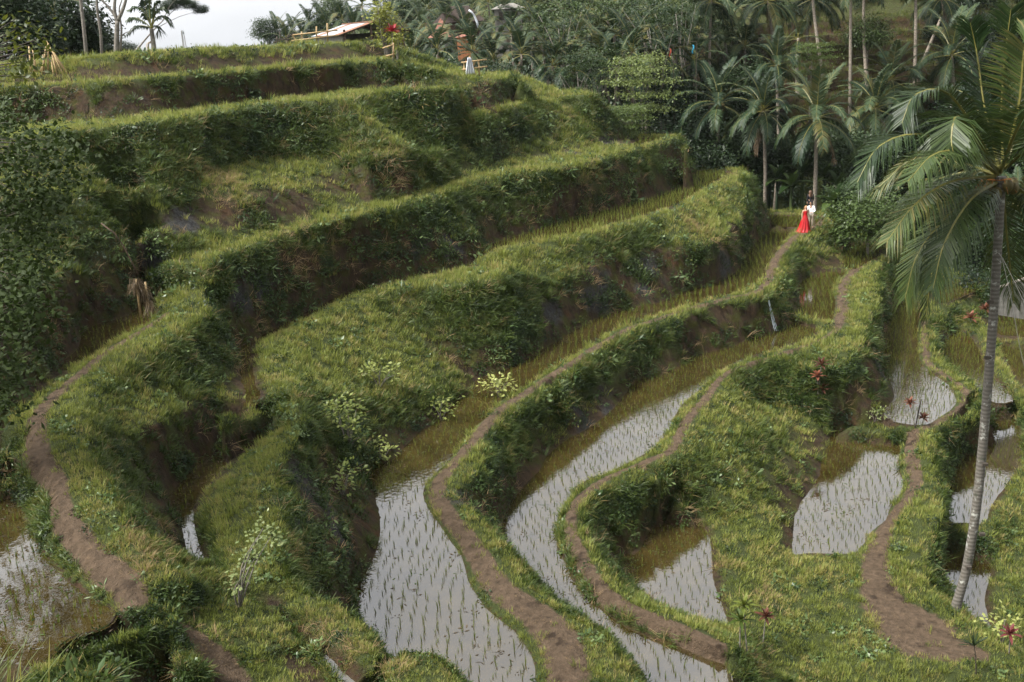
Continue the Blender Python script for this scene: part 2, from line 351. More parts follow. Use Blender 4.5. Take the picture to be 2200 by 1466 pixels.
def dist_poly(px, py, P, closed=True, wd=None):
    A = P[:, :2]
    B = np.roll(A, -1, 0)
    n = len(A) if closed else len(A) - 1
    best = np.full(len(px), 1e9)
    wbest = np.ones(len(px))
    for i in range(n):
        d = B[i] - A[i]
        t = np.clip(((px - A[i, 0]) * d[0] + (py - A[i, 1]) * d[1]) / (d @ d + 1e-12), 0, 1)
        q = np.hypot(px - A[i, 0] - t * d[0], py - A[i, 1] - t * d[1])
        k = q < best
        best[k] = q[k]
        if wd is not None:
            wbest[k] = ((1 - t) * wd[i] + t * wd[min(i + 1, len(wd) - 1)])[k]
    return (best, wbest) if wd is not None else best
rng = np.random.default_rng(5)
def inset(P, d):
    A = np.array([p[:2] for p in P])
    T = np.roll(A, -1, 0) - np.roll(A, 1, 0)
    T /= np.linalg.norm(T, axis=1, keepdims=True) + 1e-9
    ar = 0.5 * np.sum(A[:, 0] * np.roll(A[:, 1], -1) - np.roll(A[:, 0], -1) * A[:, 1])
    nrm = np.stack([-T[:, 1], T[:, 0]], 1) * (1 if ar > 0 else -1)
    return A + nrm * d
for nm, (zw, P) in POOLS.items():
    A = np.array([p[:] for p in P])
    Q = inset(P, .2)
    k = inpoly(Q[:, 0], Q[:, 1], A)
    k &= dist_poly(Q[:, 0], Q[:, 1], A) > .13
    for x, y in Q[k]:
        addv((x, y, zw - .11), 0.1)
    lo, hi = A.min(0), A.max(0)
    area = (hi[0] - lo[0]) * (hi[1] - lo[1])
    st = 0.9 if area < 900 else 1.2
    gx, gy = np.meshgrid(np.arange(lo[0], hi[0], st), np.arange(lo[1], hi[1], st))
    gx = gx.ravel() + rng.uniform(-.2, .2, gx.size)
    gy = gy.ravel() + rng.uniform(-.2, .2, gy.size)
    k = inpoly(gx, gy, A)
    gx, gy = gx[k], gy[k]
    if len(gx):
        k = dist_poly(gx, gy, A) > 0.42
        for x, y in zip(gx[k], gy[k]):
            addv((x, y, zw - .16), 0.0)
ov, oe, of, iv, ie, _ = delaunay_2d_cdt([Vector(p) for p in V2], ED, [], 0, 1e-5)
tz, tg = np.zeros(len(ov)), np.zeros(len(ov))
need = []
for i, o in enumerate(iv):
    if o:
        tz[i] = sum(VZ[j] for j in o) / len(o)
        tg[i] = sum(VG[j] for j in o) / len(o)
    else:
        need.append(i)
if need:
    nset, acc = set(need), {i: [] for i in need}
    for k, e in enumerate(oe):
        for i in e:
            if i in nset:
                for q in ie[k]:
                    if q < len(ED):
                        a, b = ED[q]
                        A, B = Vector(V2[a]), Vector(V2[b])
                        t = (ov[i] - A).dot(B - A) / max(1e-9, (B - A).length_squared)
                        acc[i].append((VZ[a] + (VZ[b] - VZ[a]) * t, VG[a] + (VG[b] - VG[a]) * t))
    for i in need:
        if acc[i]:
            tz[i] = min(a[0] for a in acc[i])
            tg[i] = sum(a[1] for a in acc[i]) / len(acc[i])
print('CDT', len(V2), len(ov), len(of), 'crossings', len(need))
# ---- refine to about eight pixels, round the lips, roughen
bm = bmesh.new()
gl = bm.verts.layers.float.new('g')
bv = []
for i, p in enumerate(ov):
    v = bm.verts.new((p.x, p.y, tz[i]))
    v[gl] = tg[i]
    bv.append(v)
for f in of:
    bm.faces.new([bv[i] for i in f])
bm.normal_update()
def target_len(co):
    u, v, d = proj(co)
    d = np.maximum(np.linalg.norm(np.asarray(co) - np.array(CAMP), axis=1), 4)
    t = d * PXL / FPX
    out = (u < -150) | (u > 2350) | (v < -250) | (v > 1650) | (((co[:, 1] > 112) | (d > 130)))
    return np.where(out, np.maximum(t * 6, 3.0), t)
for it, PXL in enumerate((44, 32, 24, 18, 14, 13)):
    es = list(bm.edges)
    mid = np.array([((e.verts[0].co + e.verts[1].co) / 2)[:] for e in es])
    ln = np.array([e.calc_length() for e in es])
    k = ln > target_len(mid) * 1.35
    sel = [e for e, q in zip(es, k) if q]
    if not sel:
        continue
    bmesh.ops.subdivide_edges(bm, edges=sel, cuts=1, use_grid_fill=False)
    bmesh.ops.triangulate(bm, faces=[f for f in bm.faces if len(f.verts) > 3])
bm.verts.ensure_lookup_table()
bm.verts.index_update()
N = len(bm.verts)
co = np.array([v.co[:] for v in bm.verts])
gg = np.array([v[gl] for v in bm.verts])
ei = np.array([[e.verts[0].index, e.verts[1].index] for e in bm.edges])
fi = np.array([[v.index for v in f.verts] for f in bm.faces])
bm.free()
# which vertices belong to a paddy bed
inpool = np.zeros(N, bool)
nearpool = np.full(N, 9.0)
poolz = np.full(N, -99.0)
for nm, (zw, P) in POOLS.items():
    A = np.array([p[:] for p in P])
    lo, hi = A.min(0) - 1.5, A.max(0) + 1.5
    k = np.where((co[:, 0] > lo[0]) & (co[:, 0] < hi[0]) & (co[:, 1] > lo[1]) & (co[:, 1] < hi[1]))[0]
    if len(k):
        ins = inpoly(co[k, 0], co[k, 1], A) & (co[k, 2] < zw + .25)
        inpool[k[ins]] = True
        poolz[k[ins]] = zw
        dd = dist_poly(co[k, 0], co[k, 1], A)
        dd[(co[k, 2] > zw + 1.0) | (co[k, 2] < zw - .6)] = 9
        nearpool[k] = np.minimum(nearpool[k], dd)
deg = np.bincount(ei.ravel(), minlength=N).astype(float)
def lap(x):
    s = np.zeros_like(x)
    np.add.at(s, ei[:, 0], x[ei[:, 1]])
    np.add.at(s, ei[:, 1], x[ei[:, 0]])
    return s / (deg[:, None] if x.ndim > 1 else deg)
fixed = inpool | (nearpool < .12)
for _ in range(3):
    z = lap(co[:, 2].copy())
    k_ = np.where(fixed, 0, np.where(np.linalg.norm(co - np.array(CAMP), axis=1) > 38, .22, .55))
    co[:, 2] += k_ * (z - co[:, 2])
    gg = .6 * gg + .4 * lap(gg)
def vnormals(c):
    fn = np.cross(c[fi[:, 1]] - c[fi[:, 0]], c[fi[:, 2]] - c[fi[:, 0]])
    s = np.sign(fn[:, 2:3]); s[s == 0] = 1
    fn = fn * s
    vn = np.zeros_like(c)
    for j in range(3):
        np.add.at(vn, fi[:, j], fn)
    return vn / (np.linalg.norm(vn, axis=1, keepdims=True) + 1e-12)
vn = vnormals(co)
PU, PV, PDEP = proj(co)
pathd = np.full(N, 9.0)
for P, wd in PATHS:
    lo, hi = P.min(0) - 4, P.max(0) + 4
    k = np.where((co[:, 0] > lo[0]) & (co[:, 0] < hi[0]) & (co[:, 1] > lo[1]) & (co[:, 1] < hi[1]) & (co[:, 2] > lo[2] + 3) & (co[:, 2] < hi[2] - 3))[0]
    if len(k):
        d, w = dist_poly(co[k, 0], co[k, 1], P, False, wd)
        pathd[k] = np.minimum(pathd[k], d / (w * .5))
gg = np.where((pathd < 3.4) & ~inpool & (vn[:, 2] > .35), np.maximum(gg, .92), gg)
amp = np.clip(1 - vn[:, 2], 0, 1) * .9 + .12
n1 = fbm(co * .9, 3) - .5
n2 = fbm(co * 3.1, 9) - .5
ridge = np.abs(fbm(co * np.array([1.6, 1.6, .5]), 21) - .5)
disp = amp * (.38 * n1 + .26 * n2) + np.clip(.75 - vn[:, 2], 0, 1) * (.1 - ridge) * 1.2 * (1 - np.clip(gg, 0, 1) * .4)
w = np.clip(nearpool / .5, .1, 1) * np.where(inpool, 0, 1) * np.where(pathd < 1.2, .25, 1)
far = np.clip((PDEP - 80) / 60, 0, 3)
co = co + vn * (disp * w * (1 + far))[:, None]
co[:, 2] += np.where(inpool, (fbm(co * 1.7, 40) - .5) * .12, 0)
vn = vnormals(co)
print('terrain', N, len(fi))
# ---------------------------------------------------------------- materials
def new_mat(name):
    m = bpy.data.materials.new(name)
    m.use_nodes = True
    return m, m.node_tree, m.node_tree.nodes['Principled BSDF']
def nd(t, kind, **kw):
    n = t.nodes.new(kind)
    for k, v in kw.items():
        if k.startswith('i_'):
            n.inputs[k[2:].replace('_', ' ')].default_value = v
        else:
            setattr(n, k, v)
    return n
def mixc(t, fac, a, b, blend='MIX'):
    n = t.nodes.new('ShaderNodeMix')
    n.data_type, n.blend_type = 'RGBA', blend
    for sock, val in ((n.inputs[0], fac), (n.inputs[6], a), (n.inputs[7], b)):
        if hasattr(val, 'is_output'):
            t.links.new(val, sock)
        elif isinstance(val, (int, float)):
            sock.default_value = val
        else:
            sock.default_value = (*val, 1)
    return n.outputs[2]
def rng_map(t, src, a, b, c=0.0, d=1.0):
    n = t.nodes.new('ShaderNodeMapRange')
    t.links.new(src, n.inputs[0])
    for k, v in zip((1, 2, 3, 4), (a, b, c, d)):
        n.inputs[k].default_value = v
    return n.outputs[0]
def noise(t, scale, detail=4, rough=.55, vec=None):
    n = t.nodes.new('ShaderNodeTexNoise')
    n.inputs['Scale'].default_value, n.inputs['Detail'].default_value, n.inputs['Roughness'].default_value = scale, detail, rough
    if vec is not None:
        t.links.new(vec, n.inputs['Vector'])
    return n.outputs['Fac']
def math_n(t, op, a, b=None):
    n = t.nodes.new('ShaderNodeMath')
    n.operation = op
    for i, val in enumerate((a, b)):
        if val is None: continue
        if hasattr(val, 'is_output'): t.links.new(val, n.inputs[i])
        else: n.inputs[i].default_value = val
    return n.outputs[0]
def bump(t, b, h, strength=.5, dist=.05):
    n = t.nodes.new('ShaderNodeBump')
    n.inputs['Strength'].default_value, n.inputs['Distance'].default_value = strength, dist
    t.links.new(h, n.inputs['Height'])
    t.links.new(n.outputs[0], b.inputs['Normal'])
def plain(name, col, rough=.7, var=.25, scale=6.0, spec=.3, bumpd=0.0):
    m, t, b = new_mat(name)
    g = t.nodes.new('ShaderNodeTexCoord').outputs['Object']
    f = noise(t, scale, 4, .6, g)
    lo = tuple(c * (1 - var) for c in col); hi = tuple(min(1, c * (1 + var)) for c in col)
    t.links.new(mixc(t, rng_map(t, f, .3, .7), lo, hi), b.inputs['Base Color'])
    b.inputs['Roughness'].default_value = rough
    b.inputs['Specular IOR Level'].default_value = spec
    if bumpd:
        bump(t, b, f, .6, bumpd)
    return m

# earth of the terraces: soil, moss, rock and trodden path from vertex attributes
M = {}
m, t, b = new_mat('earth')
P_ = t.nodes.new('ShaderNodeNewGeometry').outputs['Position']
def attr(t, nm):
    return nd(t, 'ShaderNodeAttribute', attribute_name=nm).outputs['Fac']
st = t.nodes.new('ShaderNodeMapping'); st.inputs['Scale'].default_value = (1, 1, .35)
t.links.new(P_, st.inputs[0])
nA, nB, nC = noise(t, .8, 5, .6, P_), noise(t, 4.5, 6, .65, st.outputs[0]), noise(t, 22, 4, .7, P_)
soil = mixc(t, rng_map(t, nB, .32, .68), (.014, .009, .005), (.060, .038, .020))
soil = mixc(t, rng_map(t, noise(t, 1.3, 4, .6, P_), .54, .70), soil, (.062, .031, .013))
moss = mixc(t, nC, (.020, .022, .004), (.062, .060, .010))
soil = mixc(t, rng_map(t, noise(t, 1.9, 5, .6, P_), .47, .62), soil, moss)
rock = mixc(t, rng_map(t, noise(t, 9, 6, .7, P_), .35, .65), (.014, .014, .014), (.062, .062, .060))
rk = math_n(t, 'MULTIPLY', attr(t, 'rock'), rng_map(t, nB, .3, .5))
soil = mixc(t, rk, soil, rock)
under = mixc(t, nC, (.022, .032, .008), (.062, .075, .020))
gmask = rng_map(t, math_n(t, 'ADD', attr(t, 'g'), math_n(t, 'MULTIPLY', math_n(t, 'SUBTRACT', nB, .5), .9)), .42, .75)
c = mixc(t, gmask, soil, under)
path = mixc(t, rng_map(t, nB, .3, .7), (.050, .034, .020), (.130, .090, .058))
path = mixc(t, rng_map(t, nC, .58, .78), path, (.14, .095, .055))
path = mixc(t, rng_map(t, noise(t, 2.3, 3, .5, P_), .58, .7), path, (.034, .022, .013))
pm = rng_map(t, math_n(t, 'ADD', attr(t, 'path'), math_n(t, 'MULTIPLY', math_n(t, 'SUBTRACT', nB, .5), .8)), .35, .6)
c = mixc(t, pm, c, path)
bed = mixc(t, nB, (.045, .032, .012), (.075, .055, .022))
c = mixc(t, attr(t, 'bed'), c, bed)
t.links.new(c, b.inputs['Base Color'])
b.inputs['Roughness'].default_value = .9
b.inputs['Specular IOR Level'].default_value = .2
bump(t, b, math_n(t, 'ADD', nB, math_n(t, 'MULTIPLY', nC, .5)), 1.0, .22)
M['earth'] = m

m, t, b = new_mat('paddy_water')
P_ = t.nodes.new('ShaderNodeNewGeometry').outputs['Position']
mud = mixc(t, rng_map(t, noise(t, 1.1, 5, .6, P_), .3, .7), (.016, .011, .003), (.042, .030, .009))
scum = rng_map(t, noise(t, 5.5, 6, .7, P_), .66, .74)
t.links.new(mixc(t, math_n(t, 'MULTIPLY', scum, .5), mud, (.10, .075, .035)), b.inputs['Base Color'])
t.links.new(math_n(t, 'ADD', math_n(t, 'MULTIPLY', scum, .25), .02), b.inputs['Roughness'])
b.inputs['IOR'].default_value = 2.6
n = t.nodes.new('ShaderNodeBump')
n.inputs['Strength'].default_value, n.inputs['Distance'].default_value = .12, .02
t.links.new(noise(t, 7.0, 3, .5, P_), n.inputs['Height'])
t.links.new(n.outputs[0], b.inputs['Normal'])
M['water'] = m

# leaf and blade materials: colour from an attribute of each scattered plant
def foliage(name, dark, light, dry=None, inst=True, trans=.35, rough=.5, spec=.25):
    m, t, b = new_mat(name)
    if inst:
        a = t.nodes.new('ShaderNodeAttribute'); a.attribute_type = 'INSTANCER'; a.attribute_name = 'tint'
        f = a.outputs['Fac']
    else:
        f = t.nodes.new('ShaderNodeObjectInfo').outputs['Random']
    g = t.nodes.new('ShaderNodeNewGeometry')
    f = math_n(t, 'ADD', f, math_n(t, 'MULTIPLY', math_n(t, 'SUBTRACT', g.outputs['Random Per Island'], .5), .5))
    c = mixc(t, rng_map(t, f, .1, .9), dark, light)
    if dry is not None:
        c = mixc(t, rng_map(t, f, .93, 1.1), c, dry)
    t.links.new(c, b.inputs['Base Color'])
    b.inputs['Roughness'].default_value = rough
    b.inputs['Specular IOR Level'].default_value = spec
    tr = t.nodes.new('ShaderNodeBsdfTranslucent')
    t.links.new(mixc(t, .5, c, tuple(min(1, x * 1.3) for x in light)), tr.inputs[0])
    mx = t.nodes.new('ShaderNodeMixShader')
    mx.inputs[0].default_value = trans
    t.links.new(b.outputs[0], mx.inputs[1]); t.links.new(tr.outputs[0], mx.inputs[2])
    t.links.new(mx.outputs[0], t.nodes['Material Output'].inputs[0])
    return m
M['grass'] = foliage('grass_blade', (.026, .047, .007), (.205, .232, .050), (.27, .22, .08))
M['longgrass'] = foliage('bank_grass_blade', (.009, .023, .004), (.074, .105, .019), (.18, .14, .05))
M['creeper'] = foliage('creeper_leaf', (.006, .017, .004), (.046, .074, .012), (.10, .095, .02), trans=.25, rough=.5)
M['straw'] = foliage('dry_straw', (.10, .065, .03), (.30, .21, .11), trans=.2, rough=.8)
M['weed'] = foliage('weed_leaf', (.030, .060, .016), (.120, .165, .060), trans=.3, rough=.35)
M['rice'] = foliage('rice_blade', (.055, .085, .014), (.150, .180, .035), trans=.4)

# ---------------------------------------------------------------- the ground as terraces and footpaths
from mathutils.bvhtree import BVHTree
BT = BVHTree.FromPolygons([tuple(c) for c in co.tolist()], fi.tolist())
def ground(u, v):                     # where the sight line through a pixel meets the ground
    d = ray(u, v).normalized()
    h = BT.ray_cast(CAMP, d, 3000)
    return h[0] if h[0] is not None else CAMP + d * 100
def drop(x, y):                       # ground height under a point
    h = BT.ray_cast(Vector((x, y, 200)), Vector((0, 0, -1)), 500)
    return h[0] if h[0] is not None else Vector((x, y, 0))
ROCK = [(385, 475, 60), (330, 560, 40), (690, 1075, 85), (730, 1150, 60), (640, 1130, 40), (965, 535, 40), (900, 525, 40), (1270, 625, 60), (1400, 600, 60), (1180, 670, 40), (1560, 560, 40), (1595, 480, 45), (1300, 865, 55), (1250, 910, 45), (1880, 700, 45), (1890, 790, 45), (1310, 305, 40), (1240, 330, 30), (560, 600, 60), (520, 640, 50), (1000, 1080, 60), (2060, 745, 40)]
DRY = [(560, 690, 25), (310, 1160, 60), (330, 1120, 45), (300, 1210, 40), (1215, 95, 20), (960, 770, 20), (500, 775, 25), (690, 1350, 45), (860, 1430, 40), (760, 1390, 40), (440, 1390, 60), (1640, 1290, 40), (1560, 1215, 25), (1500, 490, 50), (1270, 420, 60), (20, 1030, 45), (620, 560, 60), (700, 540, 60), (620, 1190, 40), (1620, 1430, 50), (500, 420, 60), (300, 440, 50), (850, 350, 50), (470, 385, 60)]
BARE = [(60, 235, 45), (150, 230, 45), (250, 215, 45), (335, 206, 45), (420, 196, 42), (500, 188, 42), (600, 175, 40), (700, 165, 40), (800, 155, 36), (170, 152, 28), (250, 145, 28), (335, 138, 28), (420, 132, 28), (500, 126, 28), (570, 121, 28), (650, 116, 28), (720, 112, 28), (790, 108, 26), (300, 140, 60), (450, 130, 60), (600, 118, 60), (720, 110, 50), (200, 150, 50), (800, 105, 40), (1050, 200, 70), (590, 175, 40), (270, 210, 60), (120, 225, 80), (480, 195, 40), (620, 445, 80), (760, 415, 70), (870, 410, 40), (480, 470, 60), (640, 590, 80), (560, 640, 70), (780, 540, 80), (900, 540, 60), (1350, 420, 70), (1230, 440, 60), (1300, 625, 80), (1450, 590, 70), (1200, 680, 50), (1560, 690, 60), (1500, 715, 60), (1620, 690, 40), (1080, 1090, 60), (1030, 1080, 40), (1130, 1010, 40), (430, 900, 60), (340, 970, 60), (460, 980, 40), (700, 1100, 80), (760, 1180, 60), (650, 1010, 40), (1880, 820, 60), (1900, 700, 40), (1840, 840, 40), (1080, 830, 40), (1060, 770, 40), (60, 720, 120), (150, 640, 60), (240, 640, 50), (100, 850, 60), (1580, 500, 40), (1440, 340, 40), (1450, 360, 30)]
def blobs(lst):
    r = np.zeros(N)
    for u, v, px in lst:
        p = ground(u, v)
        rad = px * (p - CAMP).dot(FWV) / FPX
        d = np.linalg.norm((co - np.array(p)), axis=1) / rad
        r = np.maximum(r, np.clip(1.6 - d * 1.2, 0, 1))
    return r
A_rock, A_dry, A_bare = blobs(ROCK), blobs(DRY), blobs(BARE)
_rn = fbm(co * np.array([1.3, 1.3, 1.0]), 61)
A_rock = np.clip((A_rock * .9 + (_rn - .5) * 2.4 - .45) * 2, 0, 1) * (A_rock > 0)
A_bare = np.clip(A_bare + (_rn - .5) * .9 * (A_bare > 0), 0, 1)
A_path = np.clip(1.6 - pathd, 0, 1)
slope = 1 - vn[:, 2]
gg = np.clip(gg - .62 * A_bare * np.clip(slope * 2.5, .2, 1) - .45 * A_rock, 0, 1.1)
A_bed = np.where(inpool & (co[:, 2] < poolz - .01), 1.0, 0.0)
fh = CZ - co[fi, 2].mean(1)
fpath = (pathd[fi].mean(1) < 1.0) & (vn[fi, 2].mean(1) > .6)
fY = co[fi, 1].mean(1)
lev = np.digitize(fh, [1.0, 2.5, 3.9, 7.15, 9.95, 13.35, 14.9, 17.2])
lev[fY > 80] = 90
lev[fY > 300] = 91
lev[fpath & (fY < 80)] = 50
for k in np.unique(lev):
    F = fi[lev == k]
    used, inv = np.unique(F, return_inverse=True)
    me = bpy.data.meshes.new('terrain')
    me.from_pydata(co[used].tolist(), [], inv.reshape(-1, 3).tolist())
    for nm, arr in (('g', gg), ('path', A_path), ('rock', A_rock), ('bed', A_bed)):
        a = me.attributes.new(nm, 'FLOAT', 'POINT')
        a.data.foreach_set('value', np.ascontiguousarray(arr[used], dtype=np.float32))
    me.polygons.foreach_set('use_smooth', [True] * len(F))
    nm = {50: 'footpath', 90: 'valley_hillside', 91: 'far_land'}.get(int(k), 'terrace')
    stag(link_mesh(nm, me, M['earth']), kind='structure')

def water_mesh(zw, P):
    A = inset(P, -.05)
    n = len(A)
    v, e, f, *_ = delaunay_2d_cdt([Vector(p) for p in A], [(i, (i + 1) % n) for i in range(n)], [], 0, 1e-5)
    v = np.array([p[:] for p in v])
    c = np.array([v[list(q)].mean(0) for q in f])
    k = inpoly(c[:, 0], c[:, 1], A)
    me = bpy.data.meshes.new('paddy_water')
    def cr(q): return (v[q[1]][0] - v[q[0]][0]) * (v[q[2]][1] - v[q[0]][1]) - (v[q[1]][1] - v[q[0]][1]) * (v[q[2]][0] - v[q[0]][0])
    me.from_pydata([(x, y, zw) for x, y in v], [], [(q if cr(q) > 0 else q[::-1]) for q, s_ in zip(f, k) if s_])
    return me
for nm, (zw, P) in POOLS.items():
    stag(link_mesh('paddy_water', water_mesh(zw, P), M['water']), kind='structure')
# ---------------------------------------------------------------- ground cover, scattered with geometry nodes
rnd = random.Random(11)
def blade_mesh(name, mat, n, hgt, lean, width, spread, seg=2, seed=0, droop=.5):
    r = random.Random(seed)
    V, F = [], []
    for i in range(n):
        a, q = r.uniform(0, 6.283), spread * math.sqrt(r.random())
        bx, by = q * math.cos(r.uniform(0, 6.283)), q * math.sin(a)
        h = hgt * r.uniform(.55, 1.1)
        ln = lean * r.uniform(.3, 1.2)
        w = width * r.uniform(.7, 1.3)
        dx, dy = math.cos(a), math.sin(a)
        px, py = -dy, dx
        base = len(V)
        for s in range(seg):
            tt = s / seg
            out = ln * h * tt ** 1.7
            z = h * (tt - droop * ln * tt * tt * .6)
            ww = w * (1 - .35 * tt)
            V += [(bx + dx * out - px * ww, by + dy * out - py * ww, z - .02), (bx + dx * out + px * ww, by + dy * out + py * ww, z - .02)]
        V.append((bx + dx * ln * h, by + dy * ln * h, h * (1 - droop * ln * .6)))
        for s in range(seg - 1):
            k = base + 2 * s
            F.append((k, k + 1, k + 3, k + 2))
        k = base + 2 * (seg - 1)
        F.append((k, k + 1, k + 2))
    me = bpy.data.meshes.new(name)
    me.from_pydata(V, [], F)
    me.materials.append(mat)
    return me
def leaf_quads(V, F, p, d, up, L, Wd, fold=.25):
    d = d.normalized()
    s = d.cross(up)
    if s.length < 1e-4: s = Vector((1, 0, 0))
    s.normalize()
    nn = s.cross(d)
    k = len(V)
    V += [p[:], (p + d * L * .5 + s * Wd - nn * fold * Wd)[:], (p + d * L - nn * fold * Wd)[:], (p + d * L * .5 - s * Wd - nn * fold * Wd)[:]]
    F += [(k, k + 1, k + 2), (k, k + 2, k + 3)]
def leaf_clump(name, mat, n, rad, L, Wd, seed, flat=.6, petiole=0):
    r = random.Random(seed)
    V, F = [], []
    for i in range(n):
        v = Vector((r.gauss(0, 1), r.gauss(0, 1), abs(r.gauss(0, 1)) * flat)).normalized() * rad * r.uniform(.25, 1.0)
        d = Vector((v.x, v.y, r.uniform(-.5, .6) * rad)).normalized() + Vector((r.gauss(0, .4), r.gauss(0, .4), r.gauss(0, .3)))
        leaf_quads(V, F, v, d, Vector((r.gauss(0, .3), r.gauss(0, .3), 1)), L * r.uniform(.6, 1.2), Wd * r.uniform(.7, 1.2))
    me = bpy.data.meshes.new(name)
    me.from_pydata(V, [], F)
    me.materials.append(mat)
    return me
def src_collection(name, meshes):
    c = bpy.data.collections.new(name)
    for i, me in enumerate(meshes):
        o = bpy.data.objects.new('%s_%02d' % (name, i), me)
        c.objects.link(o)
    return c
def scatter_object(name, coll, P, rot, scl, kind, tint, parent=None):
    me = bpy.data.meshes.new(name)
    me.from_pydata(np.asarray(P).tolist(), [], [])
    for nm, ty, key, arr in (('rot', 'FLOAT_VECTOR', 'vector', rot), ('scl', 'FLOAT', 'value', scl), ('kind', 'INT', 'value', kind), ('tint', 'FLOAT', 'value', tint)):
        a = me.attributes.new(nm, ty, 'POINT')
        a.data.foreach_set(key, np.ascontiguousarray(np.asarray(arr).ravel(), dtype=np.int32 if ty == 'INT' else np.float32))
    o = link_mesh(name, me)
    ng = bpy.data.node_groups.new(name, 'GeometryNodeTree')
    ng.interface.new_socket('Geometry', in_out='INPUT', socket_type='NodeSocketGeometry')
    ng.interface.new_socket('Geometry', in_out='OUTPUT', socket_type='NodeSocketGeometry')
    gi, go = ng.nodes.new('NodeGroupInput'), ng.nodes.new('NodeGroupOutput')
    ip = ng.nodes.new('GeometryNodeInstanceOnPoints')
    ci = ng.nodes.new('GeometryNodeCollectionInfo')
    ci.inputs['Collection'].default_value = coll
    ci.inputs['Separate Children'].default_value = True
    ci.inputs['Reset Children'].default_value = True
    ip.inputs['Pick Instance'].default_value = True
    def na(nm, ty):
        n = ng.nodes.new('GeometryNodeInputNamedAttribute')
        n.data_type = ty
        n.inputs['Name'].default_value = nm
        return n.outputs['Attribute']
    ng.links.new(gi.outputs[0], ip.inputs['Points'])
    ng.links.new(ci.outputs[0], ip.inputs['Instance'])
    ng.links.new(na('kind', 'INT'), ip.inputs['Instance Index'])
    ng.links.new(na('rot', 'FLOAT_VECTOR'), ip.inputs['Rotation'])
    ng.links.new(na('scl', 'FLOAT'), ip.inputs['Scale'])
    ng.links.new(ip.outputs[0], go.inputs[0])
    md = o.modifiers.new('scatter', 'NODES')
    md.node_group = ng
    return stag(o, kind='stuff')

SRC_GRASS = src_collection('src_grass', [blade_mesh('short_grass', M['grass'], 24, .115, .6, .0055, .11, 2, k) for k in range(4)] + [blade_mesh('tall_grass', M['grass'], 14, .22, .6, .006, .10, 3, 9 + k) for k in range(2)])
SRC_BANK = src_collection('src_bank', [blade_mesh('bank_grass', M['longgrass'], 22, .27, .95, .008, .13, 3, 20 + k, .9) for k in range(4)] + [blade_mesh('bank_turf', M['longgrass'], 26, .13, .7, .007, .14, 2, 30 + k) for k in range(2)])
SRC_CREEP = src_collection('src_creep', [leaf_clump('creeper', M['creeper'], 46, .19, .065, .021, 40 + k, .5) for k in range(4)] + [leaf_clump('fern', M['weed'], 16, .20, .17, .022, 50 + k, .8) for k in range(2)])
SRC_STRAW = src_collection('src_straw', [blade_mesh('straw', M['straw'], 16, .30, 1.5, .005, .16, 2, 60 + k, .55) for k in range(3)])
SRC_WEED = src_collection('src_weed', [leaf_clump('weed', M['weed'], 16, .16, .12, .04, 70 + k, .8) for k in range(3)])

# sample the visible ground, denser near the camera
tri = co[fi]
fc = tri.mean(1)
fa = .5 * np.linalg.norm(np.cross(tri[:, 1] - tri[:, 0], tri[:, 2] - tri[:, 0]), axis=1)
fu, fv, fd = proj(fc)
vis = (fu > -220) & (fu < 2420) & (fv > -100) & (fv < 1720) & (fd > 3) & (fc[:, 1] < 82)
fd_ = np.maximum(fd, 8)
fn_ = vn[fi].mean(1)
fn_ /= np.linalg.norm(fn_, axis=1, keepdims=True) + 1e-9
fg = gg[fi].mean(1)
f_bed = A_bed[fi].mean(1)
f_path = pathd[fi].mean(1)
f_dry = A_dry[fi].mean(1)
f_near = nearpool[fi].min(1)
pn = fbm(fc * .55, 77)                 # patches of one plant or another
pn2 = fbm(fc * 1.9, 99)
steep = 1 - fn_[:, 2]
cover = np.clip((fg - .24 * np.clip((steep - .30) / .25, 0, 1) + (pn2 - .5) * 1.1 - .38) / .35, 0, 1)
cover = np.maximum(cover, .10 * np.clip((pn2 - .35) * 4, 0, 1.5))
cover = np.where(f_bed > .3, 0, cover)
edge = np.clip((f_path + (pn2 - .5) * .9 + (pn - .5) * .5 - .92) / .3, 0.015, 1)
cover = cover * np.where(f_path < 1.6, edge, 1)
steep = 1 - fn_[:, 2]
def choose(dens, seed):
    r = np.random.default_rng(seed)
    lam = np.where(vis, fa * dens, 0.0)

    lam = np.clip(np.nan_to_num(lam), 0, 400)
    cnt = r.poisson(lam)
    idx = np.repeat(np.arange(len(fi)), cnt)
    a, b_ = r.random(len(idx)), r.random(len(idx))
    k = a + b_ > 1
    a[k], b_[k] = 1 - a[k], 1 - b_[k]
    P = tri[idx, 0] + a[:, None] * (tri[idx, 1] - tri[idx, 0]) + b_[:, None] * (tri[idx, 2] - tri[idx, 0])
    return idx, P, r
def euler_up(up, r, spin=None):
    up = up / np.linalg.norm(up, axis=1, keepdims=True)
    # rotation that takes Z to up after a random spin: XYZ euler with rx, ry then spin folded into the basis
    n = len(up)
    a = r.uniform(0, 2 * np.pi, n)
    ref = np.stack([np.cos(a), np.sin(a), np.zeros(n)], 1)
    x = ref - up * np.sum(ref * up, 1, keepdims=True)
    x /= np.linalg.norm(x, axis=1, keepdims=True) + 1e-9
    y = np.cross(up, x)
    # matrix columns x, y, up -> euler XYZ
    m00, m10, m20, m21, m22 = x[:, 0], x[:, 1], x[:, 2], y[:, 2], up[:, 2]
    ry = np.arcsin(np.clip(-m20, -1, 1))
    return np.stack([np.arctan2(m21, m22), ry, np.arctan2(m10, m00)], 1)
Z3 = np.array([0, 0, 1.0])
dk = (26.0 / fd_)
gsz = np.clip((fd_ / 26.0) ** .8, .75, 1.75)
flat = np.clip((fn_[:, 2] - .55) / .3, 0, 1)
